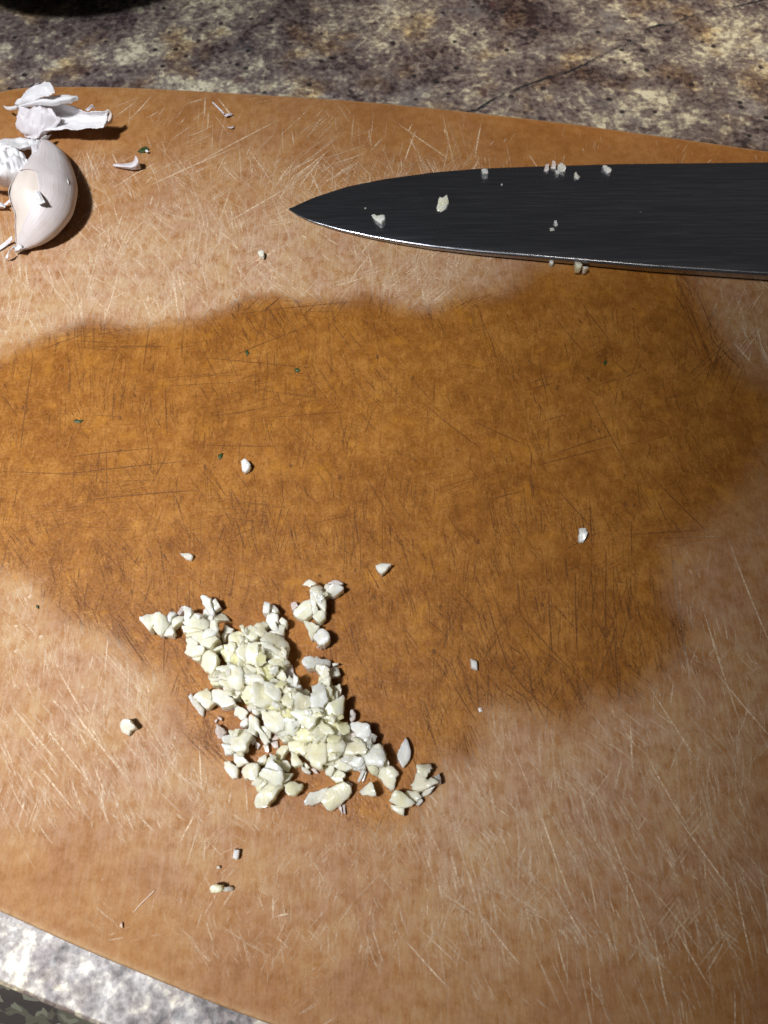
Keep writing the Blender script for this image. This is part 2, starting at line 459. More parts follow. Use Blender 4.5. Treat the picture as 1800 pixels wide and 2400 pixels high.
wet_px = [(-260, 900), (-60, 850), (0, 829), (54, 802), (108, 780), (179, 758), (217, 742), (250, 752), (304, 760), (380, 753), (461, 742), (521, 720), (570, 693), (651, 683), (700, 699), (814, 699), (868, 683),
          (900, 694), (933, 710), (981, 720), (1025, 715), (1052, 695), (1117, 683), (1182, 677), (1204, 661), (1235, 625), (1350, 590), (1560, 600), (1630, 640), (1660, 699), (1703, 775), (1735, 829), (1763, 867), (1830, 905),
          (1860, 1000), (1780, 1150), (1690, 1230), (1590, 1300), (1589, 1408), (1632, 1479), (1600, 1550), (1508, 1640), (1442, 1658), (1394, 1653), (1372, 1701), (1312, 1718), (1204, 1669), (1150, 1672), (1133, 1750), (1106, 1794), (1046, 1783),
          (1025, 1826), (987, 1913), (933, 1938), (877, 1950), (822, 1950), (784, 1929), (695, 1912), (636, 1887), (590, 1862), (560, 1828), (505, 1800), (455, 1788), (423, 1739), (403, 1666), (382, 1617), (374, 1585), (338, 1580), (301, 1544),
          (285, 1520), (244, 1495), (195, 1479), (142, 1455), (114, 1434), (89, 1406), (77, 1369), (53, 1357), (33, 1369), (0, 1345), (-60, 1330), (-260, 1320)]
WP = PN(wet_px)
def wet_dist(q):
    """signed distance in mm, positive inside the wet patch"""
    q = np.asarray(q); a = WP; b = np.roll(WP, -1, 0)
    best = np.full(len(q), 1e9); inside = np.zeros(len(q), bool)
    for i in range(len(a)):
        e = b[i] - a[i]; wv = q - a[i]
        t = np.clip((wv @ e) / (e @ e), 0, 1)
        best = np.minimum(best, np.linalg.norm(wv - t[:, None] * e, axis=1))
        cond = (a[i, 1] > q[:, 1]) != (b[i, 1] > q[:, 1])
        with np.errstate(divide='ignore', invalid='ignore'):
            xi = a[i, 0] + (q[:, 1] - a[i, 1]) / (b[i, 1] - a[i, 1]) * e[0]
        inside ^= cond & (q[:, 0] < xi)
    return np.where(inside, best, -best) * 1000
# wear: how much the surface is scuffed by knives, control spots given as photo positions
wear_spots = [(100, 230, .12), (500, 250, .22), (900, 290, .15), (1300, 310, .05), (1700, 370, .05), (250, 420, .45), (520, 400, .55), (800, 360, .30), (420, 560, .95), (640, 600, 1.0), (150, 650, .95),
              (1000, 660, .95), (850, 640, .9), (300, 700, 1.0), (1750, 700, .75), (100, 1500, .85), (250, 1640, .9), (60, 1700, .75), (350, 1800, .85), (120, 1900, .6), (450, 1950, .7), (200, 2080, .38), (100, 2080, .3),
              (500, 2150, .4), (300, 2230, .3), (700, 2050, .62), (620, 2330, .35), (900, 2100, .6), (1100, 1900, .85), (1300, 1850, .85), (1500, 1750, .8), (1700, 1500, .65), (1200, 2150, .65), (900, 2330, .45), (1500, 2100, .6), (1700, 1900, .6),
              (1300, 2350, .4), (1700, 2300, .25), (900, 1000, .6), (1750, 1300, .5), (100, 330, .2), (330, 300, .2)]
sp = PN([(a, b) for a, b, c in wear_spots]); sv = np.array([c for a, b, c in wear_spots])
def wear_at(q):
    d2 = ((q[:, None, :] - sp[None]) ** 2).sum(-1) + 1e-6
    wgt = 1 / d2 ** 1.6
    return (wgt * sv).sum(1) / wgt.sum(1)
wet_all = wet_dist(V[:, :2])
wear_all = np.concatenate([wear_at(ch) for ch in np.array_split(V[:, :2], 24)])
rim_all = np.zeros(len(V)); side_all = np.zeros(len(V))
nl = len(lp); o0 = len(pts)
rim_all[loop] = 0.3; rim_all[o0:o0 + 3 * nl] = [0.9] * (2 * nl) + [0.5] * nl
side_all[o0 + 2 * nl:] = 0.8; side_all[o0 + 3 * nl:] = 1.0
ctr = pts.mean(0)
board_root = thing('cutting_board', (ctr[0], ctr[1], 0), 'scratched tan wood-fibre cutting board with a big wet patch', 'cutting board')
board = mesh_obj('board_slab', V, F, M_BOARD, smooth=True, angle=50)
fix_normals(board)
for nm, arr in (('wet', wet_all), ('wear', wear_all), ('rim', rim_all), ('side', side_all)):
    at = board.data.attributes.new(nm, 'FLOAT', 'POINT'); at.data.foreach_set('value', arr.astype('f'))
adopt(board, board_root)

# knife scratches ------------------------------------------------------
lines = []; cuts = []
bl = lp[::6] * 0.994 + ctr * 0.006; bl2 = np.roll(bl, -1, 0)
def in_board(q):
    for p in q[[0, len(q) // 2, -1]]:
        cnd = (bl[:, 1] > p[1]) != (bl2[:, 1] > p[1])
        xi = bl[cnd, 0] + (p[1] - bl[cnd, 1]) / (bl2[cnd, 1] - bl[cnd, 1]) * (bl2[cnd, 0] - bl[cnd, 0])
        if np.sum(p[0] < xi) % 2 == 0: return False
    return True
def scratch(x, y, ang, ln, wpx, op, curve=0.0, force=None):
    """x, y photo position of the middle, ang degrees from the picture's vertical (positive leans right)"""
    n = 7
    t = np.linspace(-0.5, 0.5, n)
    a = R(ang)
    dx, dy = math.sin(a), -math.cos(a)
    px = x + dx * t * ln - dy * curve * (t * t - .08) * ln
    py = y + dy * t * ln + dx * curve * (t * t - .08) * ln
    q = PN(np.stack([px, py], 1))
    if in_board(q): cuts.append((q, t, wpx, op, force))
rs = random.Random(21)
def field(n, x0, x1, y0, y1, angs, ln, wid, op, test=None):
    k = 0
    while k < n:
        x = rs.uniform(x0, x1); y = rs.uniform(y0, y1)
        if test and not test(x, y): k += 0.2; continue
        am, asd = rs.choice(angs)
        a_ = rs.gauss(am, asd); l_ = rs.uniform(*ln) * (0.5 + rs.random() ** 2)
        for m in range(rs.choice((1, 1, 2, 3, 5, 8))):
            scratch(x + rs.gauss(0, 26) * (m > 0), y + rs.gauss(0, 16) * (m > 0), a_ + rs.gauss(0, 4) * (m > 0), l_ * rs.uniform(.4, 1.2), rs.uniform(*wid) * rs.choice((.5, .7, 1, 1.3)), rs.uniform(*op) * rs.choice((.5, .8, 1.1)), rs.gauss(0, 0.05))
            k += 0.62
# dry band behind the wet patch: pale criss-cross
field(1250, 150, 1150, 380, 720, [(8, 12), (-25, 14), (32, 14), (60, 15), (-50, 12)], (25, 120), (0.8, 2.0), (0.15, 0.5))
field(450, -40, 700, 480, 780, [(-35, 12), (5, 12), (-20, 10)], (40, 150), (0.8, 2.0), (0.15, 0.5))
field(170, 300, 1100, 215, 420, [(5, 8), (40, 10), (-30, 8), (60, 8)], (30, 130), (0.8, 1.9), (0.15, 0.5))
field(40, 1100, 1800, 300, 380, [(-30, 20), (20, 20)], (15, 50), (0.8, 1.6), (0.15, 0.4))
field(90, 1600, 1800, 640, 880, [(-35, 9), (-20, 8), (30, 12)], (50, 170), (0.8, 2.2), (0.2, 0.55))
for (x, y, a, l) in [(990, 330, -55, 170), (960, 345, 20, 95), (1095, 310, -33, 160), (1128, 310, 2, 110), (1120, 330, 10, 90), (930, 270, -22, 70), (530, 255, -38, 70), (700, 250, 58, 210), (640, 255, 3, 60), (480, 250, 3, 50), (820, 290, 62, 240), (560, 330, 62, 220), (450, 390, 66, 260), (605, 480, 60, 170), (730, 400, 38, 120), (1250, 378, -35, 40), (740, 430, -25, 70)]:
    scratch(x, y, a, l, 2.2, 0.6, 0.02)
# wet patch: dark cuts
field(900, -30, 900, 740, 1400, [(5, 5), (12, 7), (-3, 5), (-20, 9), (-35, 8)], (25, 130), (0.7, 1.6), (0.12, 0.42))
field(700, 850, 1650, 740, 1650, [(-8, 6), (-24, 9), (-38, 8), (4, 7)], (25, 130), (0.7, 1.7), (0.12, 0.42))
field(320, 560, 1500, 1150, 1640, [(0, 5), (-7, 5), (-18, 8)], (25, 120), (0.7, 1.6), (0.15, 0.5))
field(110, 0, 800, 700, 1250, [(78, 6), (86, 4), (95, 5)], (90, 330), (0.7, 1.4), (0.12, 0.35))
field(60, 1000, 1650, 800, 1500, [(72, 7), (100, 12)], (60, 200), (0.7, 1.5), (0.12, 0.35))
for (x, y, a, l) in [(150, 800, 70, 120), (310, 812, 90, 200), (330, 1160, 85, 320), (300, 1095, 84, 360), (345, 800, 8, 150), (700, 720, 84, 320), (630, 800, 68, 260), (260, 1060, 84, 220), (385, 1530, 2, 110), (250, 1530, 5, 110), (60, 960, 8, 260), (560, 1180, -28, 90), (520, 1250, 20, 70), (1265, 890, 72, 70), (1270, 905, 76, 60), (1370, 1040, 72, 160), (1340, 1070, 76, 200), (1190, 1160, 76, 90), (1245, 1080, 4, 50), (1245, 1140, -6, 80),
                     (1060, 1000, -52, 190), (1170, 1015, -65, 160), (1330, 780, -40, 140), (1400, 760, -38, 120), (1600, 720, -30, 130), (1420, 1000, -28, 220), (1590, 1180, -45, 240), (1345, 1190, -42, 170), (1360, 1270, 62, 100), (1480, 1260, 0, 90), (1420, 1400, 0, 260), (1350, 1450, -2, 210), (1445, 1560, -4, 260), (1290, 1470, -4, 180), (1170, 1500, -18, 260), (1260, 1640, -48, 150), (1090, 1650, -33, 110), (1590, 1420, -8, 300)]:
    scratch(x, y, a, l, 1.5, 0.55, 0.03)
# dry lower half: pale cuts, leaning the same way
dryb = lambda x, y: True
field(1150, 1000, 1800, 1420, 2250, [(-20, 7), (-14, 6), (-30, 9), (-45, 9), (-3, 8), (25, 12)], (35, 170), (0.7, 1.7), (0.12, 0.42), dryb)
field(200, 1100, 1800, 1900, 2400, [(-25, 7), (-35, 8), (-12, 6)], (60, 260), (0.7, 1.7), (0.15, 0.45))
field(750, 0, 520, 1400, 1950, [(-38, 8), (-12, 10), (-28, 7), (12, 8)], (30, 140), (0.7, 1.7), (0.12, 0.42))
field(420, 450, 1100, 1880, 2250, [(-30, 14), (0, 12), (25, 10)], (25, 110), (0.7, 1.5), (0.1, 0.35))
field(90, 40, 800, 1980, 2400, [(20, 12), (-35, 14), (65, 15)], (20, 90), (0.7, 1.5), (0.08, 0.3))
for (x, y, a, l) in [(165, 1620, -30, 140), (230, 1740, -38, 240), (80, 1720, -40, 190), (150, 1760, -38, 180), (470, 1800, -3, 130), (440, 1940, 28, 90), (1760, 1400, -22, 320), (1690, 1560, -18, 340), (1740, 1650, -40, 260), (1480, 1750, -3, 150), (1560, 1850, -30, 220), (1480, 2080, -22, 420), (1650, 2000, -36, 300), (1740, 2150, -12, 260), (1300, 2000, -20, 320), (1340, 2150, -30, 200), (1170, 2200, -38, 180), (1000, 2260, -42, 160), (1620, 2240, -30, 200), (1580, 1700, -33, 240), (640, 2130, 0, 55), (660, 2145, 78, 40)]:
    scratch(x, y, a, l, 1.7, 0.5, 0.04, force=0.0)
for k in range(55): scratch(rs.uniform(0, 1500), rs.uniform(700, 1650), rs.gauss(0, 25), rs.uniform(6, 16), rs.uniform(2.5, 4.5), rs.uniform(.3, .7), 0.3)
wet_c = wet_dist(np.concatenate([c[0] for c in cuts])).reshape(len(cuts), -1)
for (q, t, wpx, op, force), wd in zip(cuts, wet_c):
    wt = np.clip((wd + 1.0) / 3.0, 0, 1)[:, None] if force is None else np.full((len(t), 1), force)
    tone = (1 - wt) * np.array([[0.74, 0.55, 0.37]]) + wt * np.array([[0.150, 0.050, 0.006]])
    taper = np.clip(1 - (2 * abs(t)) ** 3, 0.0, 1)
    lines.append((q, wpx * (0.00020 + 0.00002 * wt[3, 0]) * (0.45 + 0.55 * taper), np.minimum(0.9, op * (1.75 - 0.45 * wt[:, 0])) * (0.1 + 0.9 * taper), tone))
sc = ribbon_mesh('knife_scratches', lines, M_SCRATCH, None, BT + 0.00002)
adopt(sc, board_root)

# ================================================================== KNIFE
edge_px = [(677, 489), (700, 478), (737, 462), (813, 437), (903, 419), (1012, 404), (1120, 395), (1250, 390), (1453, 384), (1800, 380)]
spine_px = [(677, 491), (700, 506), (733, 520), (795, 538), (867, 554), (939, 567), (1012, 578), (1120, 590), (1250, 601), (1525, 625), (1800, 643)]
NS = 60
def thick(x):
    return float(np.interp(x, [677, 720, 800, 870, 1012, 1250, 1525, 1800, 2300], [0.35, 0.8, 1.25, 1.55, 2.0, 2.45, 2.9, 3.2, 3.4])) * MM
ex = np.array(edge_px, float); sx = np.array(spine_px, float)
xs = 677 + (1800 - 677) * (np.linspace(0, 1, NS) ** 1.35)
st_e, st_s, st_t = [], [], []
for x in xs:
    t = thick(x)
    st_e.append(np.array(P(x, np.interp(x, ex[:, 0], ex[:, 1]), BT + 0.0002))[:2])
    st_s.append(np.array(P(x, np.interp(x, sx[:, 0], sx[:, 1]), BT + t))[:2])
    st_t.append(t)
kd = st_s[-1] - st_s[-8]; kd /= np.linalg.norm(kd)
ke = st_e[-1] - st_e[-8]; ke /= np.linalg.norm(ke)
for s in np.linspace(0.008, 0.075, 10):
    st_e.append(st_e[NS - 1] + ke * s + np.array([0, -0.02 * s])); st_s.append(st_s[NS - 1] + kd * s); st_t.append(3.2 * MM + s * 0.004)
for c in range(3, NS - 3):     # light smoothing of the traced outline
    pass
KZ = BT + 0.00003
def blade_section(e, s, t):
    """cross-section from the edge over the upper face, round the spine and back along the lower face"""
    e = np.array(e); s = np.array(s); ac = s - e; wl = np.linalg.norm(ac) + 1e-9; ac /= wl
    r = min(0.0009, t * 0.38)
    out = [(e, 0.0001), (e + ac * min(0.0012, wl * .12), 0.0003 + 0.08 * t)]
    for f in (0.3, 0.6, 0.85):
        out.append((e + ac * wl * f, 0.0003 + (t - 0.0003) * (0.10 + 0.90 * f)))
    out.append((s - ac * r, t))
    for k in range(1, 5):
        a = k / 4 * math.pi / 2
        out.append((s - ac * r + ac * r * math.sin(a), t - r + r * math.cos(a)))
    out.append((s, r)); out.append((s - ac * r, 0.0)); out.append((e + ac * wl * 0.3, 0.0))
    return [(p[0], p[1], KZ + z) for p, z in out]
secs = [blade_section(e, s, t) for e, s, t in zip(st_e, st_s, st_t)]
kv = [p for s_ in secs for p in s_]; m_ = len(secs[0]); kf = []
for i in range(len(secs) - 1):
    for j in range(m_):
        a = i * m_ + j; b = i * m_ + (j + 1) % m_
        kf.append((a, b, b + m_, a + m_))
kf.append(tuple(range(m_))); kf.append(tuple(range((len(secs) - 1) * m_, len(secs) * m_))[::-1])
tip = P(677, 490, BT)
knife = thing('chef_knife', (tip.x, tip.y, BT), 'long steel chef knife lying flat on the board with garlic bits on it', 'knife')
blade = mesh_obj('blade', kv, kf, M_STEEL, smooth=True, angle=35); fix_normals(blade); adopt(blade, knife)
# bolster and handle (run out of the frame)
he = np.array(st_e[-1]); hs = np.array(st_s[-1]); ax = kd
ac = he - hs; ac /= np.linalg.norm(ac)
def tube_box(name, s0, s1, wA, wB, hA, hB, mtl, off=0.0):
    v = []; f = []; n = 9; m = 16
    for i in range(n):
        u = i / (n - 1); s = s0 + (s1 - s0) * u
        wv = (wA + (wB - wA) * u) * (1 + 0.06 * math.sin(u * 6)); hv = hA + (hB - hA) * u
        en = 0.80 if i in (0, n - 1) else 1.0
        for k in range(m):
            a = 2 * math.pi * k / m
            cx = math.copysign(abs(math.cos(a)) ** 0.55, math.cos(a)) * wv / 2 * en
            cz = math.copysign(abs(math.sin(a)) ** 0.55, math.sin(a)) * hv / 2 * en
            q = hs + ax * s + ac * (off + wA / 2 + cx)
            v.append((q[0], q[1], KZ + hA / 2 + cz))
    for i in range(n - 1):
        for k in range(m):
            a = i * m + k; b = i * m + (k + 1) % m
            f.append((a, b, b + m, a + m))
    f.append(tuple(range(m))); f.append(tuple(range((n - 1) * m, n * m)))
    o = mesh_obj(name, v, f, mtl, smooth=True, angle=50); fix_normals(o); return adopt(o, knife)
tube_box('bolster', -0.004, 0.010, 0.030, 0.026, 0.010, 0.014, M_STEEL)
hb = tube_box('handle', 0.009, 0.120, 0.025, 0.028, 0.0155, 0.0155, M_HANDLE, 0.001)
for s in (0.03, 0.062, 0.095):
    q = hs + ax * s + ac * 0.0135
    v = [(q[0] + 0.003 * math.cos(a), q[1] + 0.003 * math.sin(a), KZ + z) for z in (0.0145, 0.0160) for a in np.linspace(0, 2 * math.pi, 13)[:-1]]
    f = [tuple(range(12, 24))] + [(k, (k + 1) % 12, 12 + (k + 1) % 12, 12 + k) for k in range(12)]
    adopt(mesh_obj('rivet', v, f, M_RIVET, smooth=False), knife)
def blade_z(px, py):
    e = np.interp(px, ex[:, 0], ex[:, 1]); s = np.interp(px, sx[:, 0], sx[:, 1])
    f = np.clip((py - e) / max(1, s - e), 0, 1)
    return KZ + 0.0003 + (thick(px) - 0.0003) * (0.10 + 0.90 * f)

# ================================================================== GARLIC PIECES
def chunk(name, poly, zt, zb, matl, label, group=None, tilt=None, round_=0.0, cat='garlic piece', rough=1.0, grow=1.0):
    """a knife-cut piece: photo outline of its upper face at height zt, depth down to zb (metres above board)"""
    pz = BT + zb + (zt - zb) * 0.72
    q = PN(poly, pz)
    c = q.mean(0); q = (q - c) * grow
    area = 0.5 * np.sum(q[:, 0] * np.roll(q[:, 1], -1) - np.roll(q[:, 0], -1) * q[:, 1])
    if area < 0: q = q[::-1]
    size = math.sqrt(abs(area)) + 1e-6
    # insert mid points, soften
    o = []
    for i in range(len(q)):
        a, b = q[i], q[(i + 1) % len(q)]
        o.append(a * (1 - 0.10 * round_))
        for f in ((0.34, 0.67) if np.linalg.norm(b - a) > 0.35 * size else (0.5,)):
            p = a * (1 - f) + b * f
            o.append(p * (1 + 0.06 * round_) + rng.normal(0, 0.036 * size * rough, 2))
    o = np.array(o); n = len(o)
    th = zt - zb
    if tilt is None: tilt = rng.normal(0, 0.26, 2)
    tilt = np.clip(np.array(tilt), -0.5, 0.5)
    ext = np.abs(o).max() + 1e-9
    lim = th * 0.5 / ext
    tilt = np.clip(tilt, -lim, lim)
    bev = min(0.00028 + 0.0003 * round_, th * 0.25)
    ca = rng.uniform(0, 2 * math.pi); cd = np.array([math.cos(ca), math.sin(ca)]); co = rng.uniform(-0.4, 0.4) * ext
    ck = min(rng.uniform(0.15, 0.75), 0.6 * th / ext) * (1 - 0.6 * round_)
    V = []; F = []
    seed = rng.uniform(0, 50)
    def up(p, k):          # height of the upper face
        return zt + p @ tilt + k - ck * max(0.0, p @ cd - co) + 0.10 * th * rough * mnoise.noise((p[0] * 420 + seed, p[1] * 420, seed)) * 1.6
    V.append((0, 0, up(np.zeros(2), 0.03 * th)))
    ringsd = [(0.33, 0.02 * th, 'u'), (0.66, 0.01 * th, 'u'), (0.91 - .08 * round_, 0.0, 'u'), (0.975, -bev * 0.4, 'u'), (1.0, -bev * 1.6, 'u'), (1.0, 0.5, 'm'), (0.95, 0.14, 'm'), (0.88, 0.0, 'm')]
    for s, k, md in ringsd:
        jit = rng.normal(0, 0.02 * size * rough, (n, 2)) if md == 'm' else np.zeros((n, 2))
        for i in range(n):
            p = o[i] * s + jit[i]
            if md == 'u': z = up(p, k)
            else:
                zu = up(o[i], -bev * 2); z = zb + (zu - zb) * k
            V.append((p[0], p[1], max(z, zb)))
    V.append((0, 0, zb))
    for i in range(n): F.append((0, 1 + i, 1 + (i + 1) % n))
    for r in range(len(ringsd) - 1):
        for i in range(n):
            a = 1 + r * n + i; b = 1 + r * n + (i + 1) % n
            F.append((a, a + n, b + n, b))
    last = 1 + (len(ringsd) - 1) * n
    for i in range(n): F.append((len(V) - 1, last + (i + 1) % n, last + i))
    V = [(x, y, z - zb) for x, y, z in V]
    ob = mesh_obj(name, V, F, matl, smooth=True, angle=52 if round_ < 0.5 else 75)
    fix_normals(ob)
    ob.location = (c[0], c[1], BT + zb)
    return tag(ob, label, cat, group)

SC = 200 / 1659
MATS = {'f': M_FLESH, 'y': M_YELLOW, 'c': M_CLEAR, 'p': M_PINK, 'b': M_BLUE}
TILES = {'A': (320, 1380), 'B': (500, 1380), 'C': (660, 1340), 'D': (420, 1560), 'E': (600, 1540), 'F': (500, 1720), 'G': (680, 1720), 'H': (860, 1720), 'I': (780, 1560)}
HEAP = ('cream chopped garlic piece packed in the main minced heap', 'minced garlic heap')
FRINGE = ('loose chopped garlic piece lying flat at the fringe of the minced heap', 'garlic pieces around the heap')
CLR = ('translucent wet garlic slice tucked against the minced heap', 'translucent slices in the heap')
SKN = ('tiny pinkish garlic skin scrap among the minced heap', 'skin scraps in the heap')
